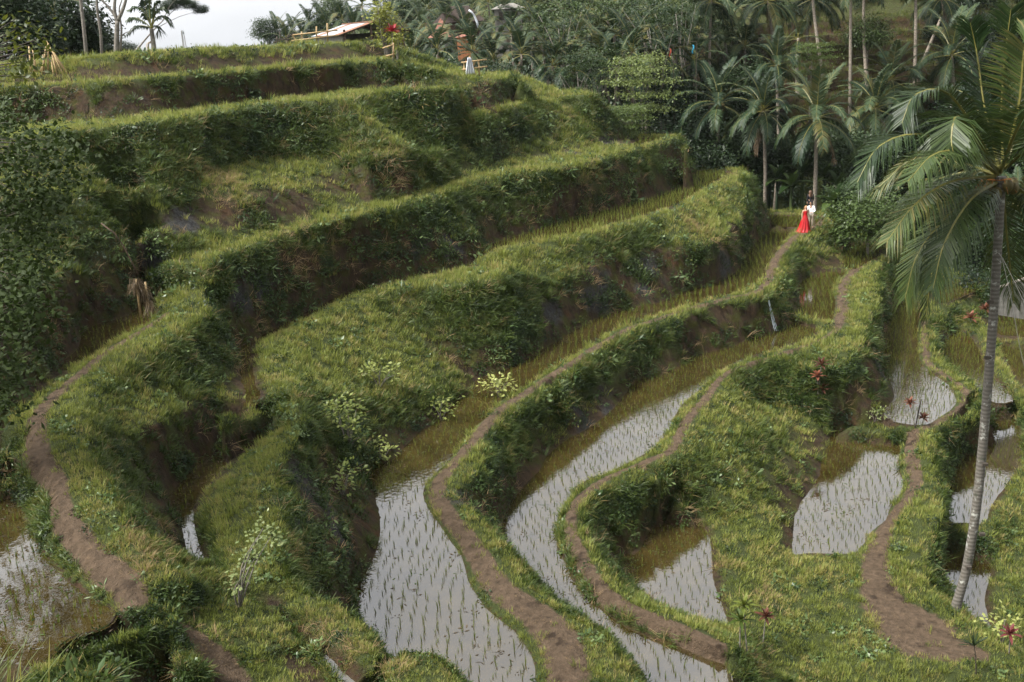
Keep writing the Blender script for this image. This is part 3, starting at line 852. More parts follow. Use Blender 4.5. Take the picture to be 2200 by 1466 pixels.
# sward on the bund tops and gentle slopes
idx, P, r = choose(cover * (flat * 50 + 1.5) * np.clip(dk, .3, 2.2) ** 1.45, 1)
kk = np.where(r.random(len(idx)) < .07 + .35 * (pn[idx] > .6), r.integers(4, 6, len(idx)), r.integers(0, 4, len(idx)))
up = fn_[idx] * .5 + Z3 * .6 + r.normal(0, .12, (len(idx), 3))
tint = np.clip(.50 + (pn2[idx] - .5) * 1.3 + (flat[idx] - .6) * .65 + f_dry[idx] * .3 + r.normal(0, .12, len(idx)), 0, 1)  # flatter ground gets a lighter tint: light from above put into the colour
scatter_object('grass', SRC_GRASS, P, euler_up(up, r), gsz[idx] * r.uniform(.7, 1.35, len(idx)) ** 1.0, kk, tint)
n_g = len(idx)
# long grass hanging on the banks
bankw = np.clip((steep - .12) / .3, 0, 1)
idx, P, r = choose(cover * bankw * 85 * np.clip((pn - .30) * 4, .25, 1) * np.clip(dk, .3, 2.2) ** 1.6, 2)
up = fn_[idx] * .75 + Z3 * .45 + r.normal(0, .16, (len(idx), 3))
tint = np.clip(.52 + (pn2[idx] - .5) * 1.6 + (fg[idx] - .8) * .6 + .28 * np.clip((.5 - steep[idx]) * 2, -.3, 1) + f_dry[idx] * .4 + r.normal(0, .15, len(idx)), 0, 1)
scatter_object('bank_grass', SRC_BANK, P, euler_up(up, r), gsz[idx] * r.uniform(.6, 1.3, len(idx)), r.integers(0, 6, len(idx)), tint)
n_b = len(idx)
# creepers and ferns
cw = np.clip((.56 - pn) * 7, 0.04, 1) * np.clip((steep - .26) / .3, 0.04, 1)
idx, P, r = choose(np.clip(cover + .26 * (f_bed < .3) * (f_path > 1.3), 0, 1) * cw * 80 * np.clip(dk, .3, 2.2) ** 1.6, 3)
up = fn_[idx] + Z3 * .25 + r.normal(0, .2, (len(idx), 3))
tint = np.clip(.42 + (pn2[idx] - .5) * 1.6 + r.normal(0, .18, len(idx)), 0, 1)
kk = np.where(r.random(len(idx)) < .12, r.integers(4, 6, len(idx)), r.integers(0, 4, len(idx)))
scatter_object('creeper', SRC_CREEP, P, euler_up(up, r), gsz[idx] * r.uniform(.6, 1.3, len(idx)), kk, tint)
n_c = len(idx)
# dry straw
idx, P, r = choose(np.clip(f_dry * 1.2, 0, 1) * (f_bed < .3) * 13 * np.clip(dk, .3, 2) ** 1.6 + 1.0 * (steep > .2) * (f_bed < .3) * np.clip(dk, .3, 2) + 3.0 * (f_path < 1.1) * (f_bed < .3) * np.clip(dk, .3, 2), 4)
up = fn_[idx] * .7 + Z3 * .3 + r.normal(0, .35, (len(idx), 3))
scatter_object('dry_grass', SRC_STRAW, P, euler_up(up, r), gsz[idx] * r.uniform(.6, 1.1, len(idx)) * np.where(f_path[idx] < 1.1, .3, 1), r.integers(0, 3, len(idx)), np.clip(r.normal(.5, .25, len(idx)), 0, 1))
# broad-leaved weeds
idx, P, r = choose(np.clip((fbm(fc * 1.1, 123) - .56) * 9, 0, 1) * cover * 7 * np.clip(dk, .3, 2) ** 1.6, 5)
up = fn_[idx] * .6 + Z3 * .5 + r.normal(0, .15, (len(idx), 3))
scatter_object('weeds', SRC_WEED, P, euler_up(up, r), gsz[idx] * r.uniform(.6, 1.3, len(idx)), r.integers(0, 3, len(idx)), np.clip(r.normal(.5, .25, len(idx)), 0, 1))
print('scatter', n_g, n_b, n_c, len(idx))
# ---------------------------------------------------------------- rice seedlings in rows
RICE = [blade_mesh('rice_seedling', M['rice'], 7, .25, .26, .005, .014, 2, 200 + k, .3) for k in range(5)]
for me in RICE:
    me.materials.clear()
RM_I = M['rice']
RM_O = foliage('rice_seedling_blade', (.055, .085, .014), (.150, .180, .035), inst=False, trans=.4)
RICE_I = []
for me in RICE:
    q = me.copy(); q.materials.append(RM_I); RICE_I.append(q)
    me.materials.append(RM_O)
SRC_RICE = src_collection('src_rice', RICE_I)
ROWANG = {'p6': 8, 'p7': -12, 'p8': -6, 'p9': 4, 'p10': -14, 'p11': 6, 'p12': 4, 'p11u': -14, 'p5': 60, 'p6b': 20, 'p7u': 10}
rp = []
r = np.random.default_rng(42)
for nm, (zw, P) in POOLS.items():
    if nm in ('ch3',): continue
    A = np.array([p[:] for p in P])
    a = R(ROWANG.get(nm, 10))
    c0 = A.mean(0)
    ext = np.abs(A - c0)[:, :2].max() * 1.5 + 1
    s1, s2 = .31, .20
    gx, gy = np.meshgrid(np.arange(-ext, ext, s1), np.arange(-ext, ext, s2))
    gx, gy = gx.ravel(), gy.ravel()
    gx = gx + .16 * np.sin(gy * .35 + c0[0]) + .10 * np.sin(gy * 1.1) + r.normal(0, .035, gx.size)
    gy = gy + r.normal(0, .045, gy.size)
    x = c0[0] + gx * math.cos(a) + gy * math.sin(a)
    y = c0[1] - gx * math.sin(a) + gy * math.cos(a)
    k = inpoly(x, y, A)
    x, y = x[k], y[k]
    k = (dist_poly(x, y, A) > .14) & (r.random(len(x)) > (.12 if nm not in ('p4f', 'ch2', 'p4b', 'p4l') else .2))
    for q in zip(x[k], y[k]):
        rp.append((q[0], q[1], zw))
rp = np.array(rp)
ru, rv, rd = proj(rp)
inside = (ru > -100) & (ru < 2300) & (rv < 1560)
rp, ru, rv, rd = rp[inside], ru[inside], rv[inside], rd[inside]
seen = (ru > 6) & (ru < 2194) & (rv < 1458)
def clear_view(p):
    d = Vector(p) + Vector((0, 0, .12)) - CAMP
    h = BT.ray_cast(CAMP, d.normalized(), d.length - .05)
    return h[0] is None
order = [i for i in np.argsort(rd) if seen[i]]
near = []
for i in order:
    if clear_view(rp[i]):
        near.append(i)
    if len(near) >= 300: break
rest = np.setdiff1d(np.arange(len(rp)), np.array(near))
r = np.random.default_rng(43)
for i in near:
    o = link_mesh('rice_seedling', RICE[r.integers(0, 5)])
    o.location = rp[i] - np.array([0, 0, .02])
    o.rotation_euler = (r.normal(0, .08), r.normal(0, .08), r.uniform(0, 6.28))
    o.scale = (float(r.uniform(.75, 1.15)),) * 3
    stag(o, 'slender green rice seedling standing in the shallow water of a flooded paddy', 'rice plant', 'rice seedlings standing in the flooded paddies')
n = len(rest)
scatter_object('rice_crop', SRC_RICE, rp[rest] - np.array([0, 0, .02]), np.stack([r.normal(0, .09, n), r.normal(0, .09, n), r.uniform(0, 6.28, n)], 1), np.clip(rd[rest] / 45, .85, 1.25) * r.uniform(.8, 1.25, n), r.integers(0, 5, n), np.clip(r.normal(.55, .25, n), 0, 1))
print('rice', len(near), n)

# ---------------------------------------------------------------- mesh builder for plants and things
class MB:
    def __init__(s):
        s.V, s.F, s.I = [], [], []
    def tube(s, P, rad, n=6, mi=0, cap=True):
        P = [Vector(p) for p in P]
        if not hasattr(rad, '__len__'): rad = [rad] * len(P)
        base = len(s.V)
        for i, p in enumerate(P):
            T = (P[min(i + 1, len(P) - 1)] - P[max(i - 1, 0)])
            T = T.normalized() if T.length > 1e-9 else Vector((0, 0, 1))
            a = Vector((0, 1, 0)) if abs(T.z) > .8 else Vector((0, 0, 1))
            x = T.cross(a).normalized(); y = T.cross(x)
            for k in range(n):
                q = 6.28318 * k / n
                s.V.append((p + x * math.cos(q) * rad[i] + y * math.sin(q) * rad[i])[:])
        for i in range(len(P) - 1):
            for k in range(n):
                a, b = base + i * n + k, base + i * n + (k + 1) % n
                s.F.append((a, b, b + n, a + n)); s.I.append(mi)
        if cap:
            s.F.append(tuple(base + k for k in range(n))[::-1]); s.I.append(mi)
            e = base + (len(P) - 1) * n
            s.F.append(tuple(e + k for k in range(n))); s.I.append(mi)
        return s
    def box(s, c, d, rot=None, mi=0):
        b = len(s.V)
        for x in (-.5, .5):
            for y in (-.5, .5):
                for z in (-.5, .5):
                    v = Vector((x * d[0], y * d[1], z * d[2]))
                    if rot is not None: v = rot @ v
                    s.V.append((Vector(c) + v)[:])
        for f in ((0, 1, 3, 2), (4, 6, 7, 5), (0, 4, 5, 1), (2, 3, 7, 6), (0, 2, 6, 4), (1, 5, 7, 3)):
            s.F.append(tuple(b + k for k in f)); s.I.append(mi)
        return s
    def ball(s, c, rad, nu=8, nv=5, mi=0, sq=(1, 1, 1)):
        b = len(s.V)
        for j in range(nv + 1):
            th = math.pi * j / nv
            for i in range(nu):
                ph = 6.28318 * i / nu
                s.V.append((c[0] + rad * sq[0] * math.sin(th) * math.cos(ph), c[1] + rad * sq[1] * math.sin(th) * math.sin(ph), c[2] + rad * sq[2] * math.cos(th)))
        for j in range(nv):
            for i in range(nu):
                a, d = b + j * nu + i, b + j * nu + (i + 1) % nu
                s.F.append((a, a + nu, d + nu, d)); s.I.append(mi)
        return s
    def mesh(s, name, mats, smooth=False):
        me = bpy.data.meshes.new(name)
        me.from_pydata(s.V, [], s.F)
        for q in mats: me.materials.append(q)
        if len(mats) > 1: me.polygons.foreach_set('material_index', s.I)
        if smooth: me.polygons.foreach_set('use_smooth', [True] * len(s.F))
        me.update()
        return me
    def build(s, name, mats, parent=None, smooth=False):
        return link_mesh(name, s.mesh(name, mats if isinstance(mats, list) else [mats], smooth), None, parent)
def PY(u, v, Y):                      # point on a sight line at a given distance ahead, in metres along y
    d = ray(u, v)
    return CAMP + d * (Y / d.y)
def curve(P, n):
    P = [Vector(p) for p in P]
    if len(P) == 2: return [P[0].lerp(P[1], i / n) for i in range(n + 1)]
    out = []
    m_ = len(P) - 1
    for i in range(n + 1):
        t = i / n * m_
        k = min(int(t), m_ - 1); t -= k
        p1, p2 = P[k], P[k + 1]
        p0 = P[k - 1] if k else p1 * 2 - p2
        p3 = P[k + 2] if k + 2 <= m_ else p2 * 2 - p1
        out.append(.5 * ((2 * p1) + (p2 - p0) * t + (2 * p0 - 5 * p1 + 4 * p2 - p3) * t * t + (3 * p1 - p0 - 3 * p2 + p3) * t ** 3))
    return out

M['frond'] = foliage('palm_leaflet', (.008, .021, .005), (.048, .072, .018), (.11, .10, .03), inst=False, trans=.16, rough=.42, spec=.3)
M['frond_far'] = foliage('far_palm_leaflet', (.010, .024, .010), (.040, .063, .026), (.10, .09, .03), inst=False, trans=.16, rough=.5, spec=.2)
M['rachis'] = plain('palm_rachis', (.13, .12, .03), .5)
M['trunk'] = plain('palm_trunk', (.17, .145, .115), .9, .5, 9, .2, .03)
M['bark'] = plain('tree_bark', (.15, .135, .115), .9, .45, 7, .2, .03)
M['darkbark'] = plain('dark_bark', (.05, .042, .033), .9, .4, 7, .2, .02)
M['nut'] = plain('coconut_husk', (.07, .055, .014), .6, .4, 10)
M['leaf_dark'] = foliage('dark_tree_leaf', (.008, .019, .007), (.034, .056, .018), inst=False, trans=.2, rough=.4)
M['leaf_mid'] = foliage('tree_leaf', (.011, .026, .007), (.048, .074, .018), inst=False, trans=.25, rough=.4)
M['leaf_light'] = foliage('pale_tree_leaf', (.055, .085, .020), (.160, .190, .055), inst=False, trans=.3, rough=.4)
M['leaf_yellow'] = foliage('yellow_green_leaf', (.080, .100, .012), (.230, .240, .050), inst=False, trans=.35, rough=.4)
M['leaf_bush'] = foliage('bush_leaf', (.004, .010, .002), (.024, .038, .008), None, inst=False, trans=.2, rough=.6, spec=.12)
M['bamboo'] = plain('dry_bamboo', (.30, .21, .10), .6, .35, 12)

def frond_mesh(name, P, nleaf, Lmax, wid, droop, seed, mats, stemr=.035, fwd=.5, t0=.14):
    r = random.Random(seed)
    C = curve(P, 22)
    mb = MB()
    mb.tube(C[::2], [stemr * (1 - .85 * i / 11) for i in range(12)], 4, 1)
    n = len(C) - 1
    for s in (-1, 1):
        for i in range(nleaf):
            t = t0 + (1 - t0) * (i + r.uniform(.2, .8)) / nleaf
            k = min(int(t * n), n - 1)
            p = C[k].lerp(C[k + 1], t * n - k)
            T = (C[k + 1] - C[k]).normalized()
            S = T.cross(Vector((0, 0, 1)))
            S = S.normalized() if S.length > .15 else T.cross(Vector((math.cos(seed), math.sin(seed), 0))).normalized()
            U = S.cross(T)
            prof = min(1, .45 + 2.2 * (t - t0)) * (1 - .62 * max(0, (t - .45) / .55) ** 1.6)
            l = Lmax * prof * r.uniform(.85, 1.1)
            d = (T * (fwd + .5 * t) + S * s * r.uniform(.75, .95) + U * r.uniform(.05, .3)).normalized()
            w = T * wid * r.uniform(.8, 1.2)
            dr = droop * r.uniform(.75, 1.25)
            a = p
            m1 = p + d * l * .45 - Vector((0, 0, dr * l * .14))
            e = p + d * l * (.95 - .25 * dr) - Vector((0, 0, dr * l * .62))
            b = len(mb.V)
            mb.V += [(a - w * .6)[:], (a + w * .6)[:], (m1 + w)[:], (m1 - w)[:], e[:]]
            mb.F += [(b, b + 1, b + 2, b + 3), (b + 3, b + 2, b + 4)]
            mb.I += [0, 0]
    return mb.mesh(name, mats)
def rachis_pts(elev, bend, L):
    P, p, a = [Vector((0, 0, 0))], Vector((0, 0, 0)), R(elev)
    for k in range(8):
        a -= R(bend) / 8 * (.5 + k / 8)
        p = p + Vector((math.cos(a), 0, math.sin(a))) * L / 8
        P.append(p)
    return P
FM = [M['frond_far'], M['rachis']]
FROND_KIND = [(80, 45), (62, 70), (45, 95), (25, 100), (8, 95), (-12, 75), (-38, 45)]
FRONDS = [[frond_mesh('frond', rachis_pts(e, b_, 4.4), 40, 1.15, .062, .22 + .07 * k + .1 * v, 300 + k * 3 + v, FM, .05) for v in range(2)] for k, (e, b_) in enumerate(FROND_KIND)]
M['dead_frond'] = plain('dead_frond', (.11, .075, .045), .85, .4, 6)
DEAD = [frond_mesh('dead_frond', rachis_pts(-50, 35, 3.6), 26, .7, .05, .9, 390 + v, [M['dead_frond'], M['dead_frond']], .05) for v in range(2)]
NUT = MB().ball((0, 0, 0), .15, 8, 5, 0, (1, 1, 1.2)).mesh('coconut', [M['nut']], True)
prnd = random.Random(77)
def coconut_palm(u, v, dep, size=1.0, label=None, group=None, nuts=False, lean=0.0, base=None, nf=22, up=1.0, r=prnd, trunk_r=.17):
    top = PD(u, v, dep)
    if base is None:
        g = drop(top.x + lean, top.y + r.uniform(-.4, .4))
    else:
        g = base
    root = empty('coconut_palm', g)
    stag(root, label, 'palm tree', group)
    T = top - g
    mid = T * .5 + Vector((-.12 * T.x + r.uniform(-.3, .3), r.uniform(-.3, .3), 0))
    C = curve([Vector((0, 0, -.3)), mid, T], 12)
    rad = [trunk_r * (1.45 - .75 * min(1, i * 4 / 12) * .5 - .45 * i / 12) for i in range(13)]
    MB().tube(C, rad, 7).build('trunk', M['trunk'], root, True)
    for i in range(nf):
        q = i / (nf - 1)
        k = min(5, int((q ** .95) * 6.0 * up))
        o = bpy.data.objects.new('frond', FRONDS[k][r.randrange(2)])
        COL.objects.link(o)
        o.parent = root
        o.location = T + Vector((0, 0, .15 - .3 * q))
        o.rotation_euler = (0, 0, i * 2.39996 + r.uniform(-.35, .35))
        s = size * .9 * r.uniform(.85, 1.12) * (1.0 if k > 0 else .9)
        o.scale = (s, s, s)
    for i in range(r.choice((0, 1, 1, 2))):
        o = bpy.data.objects.new('dead_frond', DEAD[r.randrange(2)]); COL.objects.link(o); o.parent = root
        o.location, o.rotation_euler, o.scale = T + Vector((0, 0, -.25)), (0, 0, r.uniform(0, 6.28)), (size * .9,) * 3
    if nuts:
        for i in range(9):
            o = bpy.data.objects.new('coconut', NUT); COL.objects.link(o); o.parent = root
            a = r.uniform(0, 6.28)
            o.location = T + Vector((.32 * math.cos(a), .32 * math.sin(a), -.15 - r.uniform(0, .45)))
    return root
# ---------------------------------------------------------------- palms
GP = 'coconut palms in the valley'
coconut_palm(1545, 222, 78, 1.0, 'coconut palm bearing brown nuts, first of three standing in a row behind the grassy spur', GP, True)
coconut_palm(1640, 238, 75, 1.0, 'coconut palm bearing brown nuts, the middle one of three in a row behind the couple', GP, True)
coconut_palm(1755, 252, 72, 1.05, 'broad coconut palm bearing nuts, its trunk rising right behind the couple', GP, True)
coconut_palm(1668, 140, 84, .9, 'coconut palm with an upright crown peeping over the row of nut palms', GP)
coconut_palm(1881, 232, 84, 1.15, 'coconut palm with orange inflorescence beside the big foreground palm', GP, True)
coconut_palm(1915, 172, 89, 1.1, 'coconut palm with curled young fronds below the far dark terraces', GP)
coconut_palm(2045, 118, 88, 1.2, 'coconut palm half hidden behind the crown of the big foreground palm', GP)
coconut_palm(1715, 82, 90, .85, 'sparse coconut palm with few fronds in front of the far dark terraces', GP, nf=8, up=.9)
coconut_palm(1960, 400, 84, 1.0, 'coconut palm with a low crown under the fronds of the big foreground palm', GP)
coconut_palm(2120, 300, 86, 1.1, 'dark coconut palm directly behind the trunk of the big foreground palm', GP)
coconut_palm(2185, 440, 80, 1.0, 'low dark coconut palm beside the grey fence panel', GP)
GL = 'tall coconut palms whose crowns touch the top of the view'
LB = 'tall coconut palm with a slim pale trunk and drooping crown on the far slope'
for u, v, d in ((1528, 0, 92), (1649, 2, 95), (1747, -4, 96), (2023, -6, 97), (1586, -30, 110)):
    coconut_palm(u, v, d, 1.05, LB, GL, lean=prnd.uniform(-.3, .9), up=1.15)
LT = 'bare pale palm trunk rising out of sight above the far slope'
for u, v, d, ub, vb in ((1828, -60, 84, 1836, 205), (1858, -70, 92, 1866, 160), (1967, -70, 92, 1968, 142), (1738, -90, 92, 1775, 190)):
    coconut_palm(u, v, d, 1.05, 'tall palm showing only its slim pale trunk against the dark far terraces', 'palm trunks before the far terraces', base=drop(PD(ub, vb, d).x, PD(ub, vb, d).y), up=1.0)
rt = empty('leaning_palm', drop(PD(1975, 160, 92).x, PD(1975, 160, 92).y))
stag(rt, 'slanting grey palm trunk without a crown leaning before the far terraces', 'tree trunk')
MB().tube([Vector((0, 0, -.2)), (PD(1975, 150, 92) - rt.location), (PD(2022, 38, 90) - rt.location)], [.2, .17, .11], 7).build('trunk', M['trunk'], rt, True)
GH = 'coconut palms on the hazy far hillside'
LH = 'grey-green coconut palm in the hazy grove behind the upper terraces'
pos = [(940, 109, 82), (885, 118, 84), (1015, 112, 88), (1121, 116, 86), (1098, 72, 98), (1165, 92, 100), (1188, 142, 84), (1262, 26, 110), (1305, 44, 104), (1358, 112, 84), (1049, 6, 122), (1133, 14, 126), (960, 62, 112), (905, 58, 122), (1000, 70, 104), (1215, 62, 112), (1400, 30, 108), (1445, 60, 100), (1080, 40, 118), (1180, 22, 128), (860, 92, 108), (840, 40, 128), (1330, 0, 118), (1240, 88, 96), (1290, 120, 86), (1150, 60, 104), (1210, 110, 92), (1235, 40, 108), (1275, 85, 98), (1320, 75, 96), (1345, 40, 104), (1385, 90, 92), (1410, 70, 100), (1425, 125, 88), (1465, 95, 94), (1500, 70, 98), (1560, 62, 100), (1600, 100, 96), (1490, 132, 90), (1230, 150, 84), (1325, 152, 82), (985, 120, 100), (1060, 128, 90), (920, 20, 136), (985, 8, 138), (1480, 12, 112)]
for u, v, d in pos:
    coconut_palm(u, v, d, prnd.uniform(.9, 1.1), LH, GH, lean=prnd.uniform(-.8, .8), nf=14)
LS = 'tiny hazy coconut palm on the skyline beyond the tin-roofed house'
for u, v, d in ((596, 72, 150), (628, 70, 160), (664, 52, 150), (690, 40, 155), (735, 42, 140), (778, 14, 140), (705, 62, 135), (650, 78, 140), (760, 60, 130), (810, 22, 150), (615, 86, 130)):
    coconut_palm(u, v, d, 1.0, LS, 'skyline palms', nf=11)

# the big palm in the right foreground
NB = ground(2046, 1311)
NY = NB.y
root = empty('coconut_palm', NB)
stag(root, 'big leaning coconut palm with a lichen-spotted trunk on the edge of the brown footpath', 'palm tree')
def npt(u, v, dy=0.0): return PY(u, v, NY + dy) - NB
C = curve([npt(2046, 1330), npt(2056, 1296), npt(2078, 1215), npt(2099, 1080), npt(2112, 950), npt(2123, 820), npt(2134, 680), npt(2144, 520), npt(2152, 380)], 44)
m, t, b = new_mat('lichen_trunk')
oc = t.nodes.new('ShaderNodeTexCoord').outputs['Object']
rings = nd(t, 'ShaderNodeTexWave', wave_type='BANDS', bands_direction='Z'); rings.inputs['Scale'].default_value = 2.6; rings.inputs['Distortion'].default_value = 2.5; rings.inputs['Detail'].default_value = 3
t.links.new(oc, rings.inputs['Vector'])
c = mixc(t, rings.outputs['Fac'], (.065, .057, .045), (.115, .104, .088))
c = mixc(t, rng_map(t, noise(t, 5.5, 5, .7, oc), .57, .64), c, (.27, .27, .24))
c = mixc(t, rng_map(t, noise(t, 3.1, 4, .6, oc), .60, .68), c, (.05, .05, .035))
t.links.new(c, b.inputs['Base Color']); b.inputs['Roughness'].default_value = .9
bump(t, b, rings.outputs['Fac'], .3, .015)
px = NY * 1.02 / FPX
tr = MB().tube(C, [px * (20 if i < 2 else 11.2 - 2.2 * i / 44 + 6 * max(0, 1 - i / 7) ** 1.5) for i in range(45)], 14).build('trunk', m, root, True)
for u, v in ((2118, 1000), (2112, 1150), (2083, 1222), (2124, 770), (2130, 650)):   # dark climbing notches
    p = npt(u, v, -.30)
    MB().box((0, 0, 0), (.16, .10, .09)).build('climbing_notch', M['darkbark'], tr).location = p + Vector((0, .06, 0))
NFM = [M['frond'], M['rachis']]
NF = [  # rachis control points in the photograph with an offset towards (-) or away from (+) the camera
    ([(2140, 372, 0), (2050, 312, -.8), (1960, 289, -1.4), (1885, 318, -1.8), (1842, 392, -2.0)], .55),
    ([(2140, 362, 0), (2085, 262, -.3), (2030, 196, -.5), (1965, 205, -.8), (1938, 265, -1.0)], .45),
    ([(2155, 355, 0), (2152, 240, .3), (2160, 120, .4), (2172, 20, .2)], .25),
    ([(2135, 380, 0), (2040, 392, -1.2), (1965, 440, -2.0), (1905, 520, -2.4)], .7),
    ([(2138, 390, 0), (2060, 440, -.6), (1975, 540, -1.0), (1945, 640, -1.1)], .85),
    ([(2140, 395, 0), (2080, 455, .5), (2010, 560, .6), (1988, 690, .5)], .9),
    ([(2145, 375, 0), (2090, 290, -1.2), (2055, 250, -1.9), (2044, 300, -2.3), (2052, 345, -2.5)], .5),
    ([(2160, 362, 0), (2200, 330, -1.0), (2260, 330, -1.8), (2330, 400, -2.2)], .6),
    ([(2160, 358, 0), (2200, 250, .4), (2250, 170, .6), (2320, 150, .5)], .45),
    ([(2160, 385, 0), (2215, 430, .5), (2260, 520, .8), (2275, 630, .8)], .85),
    ([(2150, 360, 0), (2120, 270, 1.2), (2070, 200, 2.0), (2000, 190, 2.6)], .4),
    ([(2150, 370, 0), (2180, 290, -1.6), (2215, 240, -2.8), (2260, 250, -3.6)], .45),
    ([(2155, 395, 0), (2160, 470, 1.0), (2170, 570, 1.6), (2178, 650, 1.7)], .9),
    ([(2150, 372, 0), (2075, 370, 1.5), (1990, 400, 2.6), (1930, 470, 3.2)], .75),
    ([(2148, 366, 0), (2090, 330, -1.6), (2010, 330, -2.8), (1950, 390, -3.4)], .65),
    ([(2142, 378, 0), (2055, 348, .6), (1965, 342, 1.0), (1888, 402, 1.2)], .6),
    ([(2146, 358, 0), (2115, 230, .6), (2100, 120, .9), (2085, 50, .8)], .3),
    ([(2158, 360, 0), (2190, 220, -.4), (2200, 110, -.6), (2215, 60, -.6)], .3),
    ([(2142, 392, 0), (2085, 430, -1.4), (2030, 520, -2.2), (2005, 620, -2.4)], .9),
]
for k, (pp, dr) in enumerate(NF):
    me = frond_mesh('frond', [npt(*q) for q in pp], 100, 1.55, .026, dr, 500 + k, NFM, .055, .42, .10)
    link_mesh('frond', me, None, root)
sp = MB()
for k in range(16):
    a = prnd.uniform(0, 6.28)
    p0 = npt(2140, 388); sp.tube([p0, p0 + Vector((.35 * math.cos(a), .35 * math.sin(a), .05)), p0 + Vector((.55 * math.cos(a), .55 * math.sin(a), -.3))], [.02, .015, .01], 4)
sp.build('flower_stalk', plain('flower_stalk', (.22, .09, .02), .7), root)
for k in range(8):
    a = k * .8
    o = bpy.data.objects.new('coconut', NUT); COL.objects.link(o); o.parent = root
    o.location = npt(2150, 396) + Vector((.34 * math.cos(a), .34 * math.sin(a), -.1 * (k % 3)))

# ---------------------------------------------------------------- broad-leaved trees
def crown_mesh(name, mat, n_cl, rad, leafL, leafW, per, seed, shape='ball', core=.35):
    r = random.Random(seed)
    V, F = [], []
    for i in range(n_cl):
        if shape == 'layer':
            lay = r.choice((-.5, -.15, .2, .5, .75))
            q = math.sqrt(r.random()) * (1.05 - .5 * abs(lay))
            a = r.uniform(0, 6.283)
            c = Vector((math.cos(a) * q, math.sin(a) * q, lay * 1.1 + r.gauss(0, .04)))
            sz = (.26, .26, .05)
        else:
            d = Vector((r.gauss(0, 1), r.gauss(0, 1), r.gauss(0, 1))).normalized()
            c = d * (core + (1 - core) * r.random() ** .5) * r.uniform(.75, 1.08)
            if c.z < -.55: c.z *= .5
            sz = (.2, .2, .15)
        c = Vector((c.x * rad[0], c.y * rad[1], c.z * rad[2]))
        for j in range(per):
            p = c + Vector((r.gauss(0, sz[0] * rad[0]), r.gauss(0, sz[1] * rad[1]), r.gauss(0, sz[2] * rad[2])))
            dd = (p - c).normalized() * .6 + Vector((r.gauss(0, .5), r.gauss(0, .5), r.gauss(-.15, .35)))
            leaf_quads(V, F, p, dd, Vector((r.gauss(0, .5), r.gauss(0, .5), 1)), leafL * r.uniform(.6, 1.25), leafW * r.uniform(.7, 1.2))
    me = bpy.data.meshes.new(name)
    me.from_pydata(V, [], F)
    me.materials.append(mat)
    return me
CROWN = {
    'dark': [crown_mesh('crown', M['leaf_dark'], 110, (1, 1, .85), .095, .03, 62, 800 + k) for k in range(3)],
    'mid': [crown_mesh('crown', M['leaf_mid'], 100, (1, 1, .8), .09, .03, 60, 810 + k) for k in range(3)],
    'light': [crown_mesh('crown', M['leaf_light'], 80, (1, 1, .9), .09, .026, 50, 820 + k, 'layer') for k in range(2)],
    'layer': [crown_mesh('crown', M['leaf_mid'], 42, (1, 1, .8), .075, .02, 46, 830 + k, 'layer') for k in range(3)],
    'yellow': [crown_mesh('crown', M['leaf_yellow'], 60, (1, 1, 1), .13, .045, 34, 840 + k) for k in range(2)],
}
trnd = random.Random(9)
def tree(name, u, v, dep, rx, rz, kind, label, group=None, base=None, bark='bark', limbs=5, tr_=.12, crowns=None, leaf=True):
    c = PD(u, v, dep)
    g = base if base is not None else drop(c.x, c.y)
    root = empty(name, g)
    stag(root, label, 'tree', group)
    T = c - g
    mb = MB()
    mb.tube(curve([Vector((0, 0, -.3)), T * .55 + Vector((trnd.uniform(-.2, .2), 0, 0)), T], 8), [tr_ * (1.2 - .9 * i / 8) for i in range(9)], 6)
    for k in range(limbs):
        a = k * 2.4 + trnd.uniform(0, 1)
        s = T * trnd.uniform(.55, .85)
        e = T + Vector((math.cos(a) * rx * .7, math.sin(a) * rx * .7, rz * trnd.uniform(-.3, .6)))
        mb.tube(curve([s, s.lerp(e, .5) + Vector((0, 0, rz * .1)), e], 4), [tr_ * .45, tr_ * .38, tr_ * .3, tr_ * .2, tr_ * .08], 5)
    mb.build('trunk', M[bark], root, True)
    if leaf:
        for (ox, oy, oz, sx, sz) in (crowns or [(0, 0, 0, 1, 1)]):
            me = CROWN[kind][trnd.randrange(len(CROWN[kind]))]
            o = bpy.data.objects.new('crown', me); COL.objects.link(o); o.parent = root
            o.location = T + Vector((ox * rx, oy * rx, oz * rz))
            o.rotation_euler = (0, 0, trnd.uniform(0, 6.28))
            o.scale = (rx * sx, rx * sx, rz * sz)
    return root
GT = 'tall slender trees with layered foliage'
for u, v, d, ub, vb, rx, rz in ((1200, 62, 88, 1220, 200, 3.4, 3.0), (1395, 60, 86, 1445, 262, 3.2, 3.2), (1452, 30, 90, 1482, 255, 2.8, 3.4), (1482, 60, 92, 1485, 180, 2.6, 2.6), (1290, 150, 80, 1292, 215, 3.0, 2.4), (1240, 155, 78, 1240, 220, 2.6, 2.0), (1320, 50, 98, 1330, 160, 3.2, 3.0), (1560, 95, 96, 1570, 180, 2.8, 2.4)):
    q = PD(ub, vb, d)
    tree('slender_tree', u, v, d, rx, rz, 'layer', 'tall slender tree with a pale thin trunk and foliage in flat layers', GT, base=drop(q.x, q.y), tr_=.13)
tree('pale_tree', 1375, 190, 70, 2.3, 2.6, 'light', 'feathery pale green tree standing behind the end of the fourth terrace', None, tr_=.08)
tree('pale_tree', 1345, 262, 67, 1.5, 1.3, 'light', 'low pale green shrubby tree at the foot of the feathery tree', None, tr_=.06)
tree('pale_tree', 1745, 132, 86, 1.9, 1.8, 'light', 'small pale green tree in front of the lowest far dark terrace', None, tr_=.07)
tree('dark_tree', 1865, 72, 93, 2.2, 2.1, 'mid', 'small dense tree standing on the far dark terraces beside a bare trunk', None, tr_=.08)
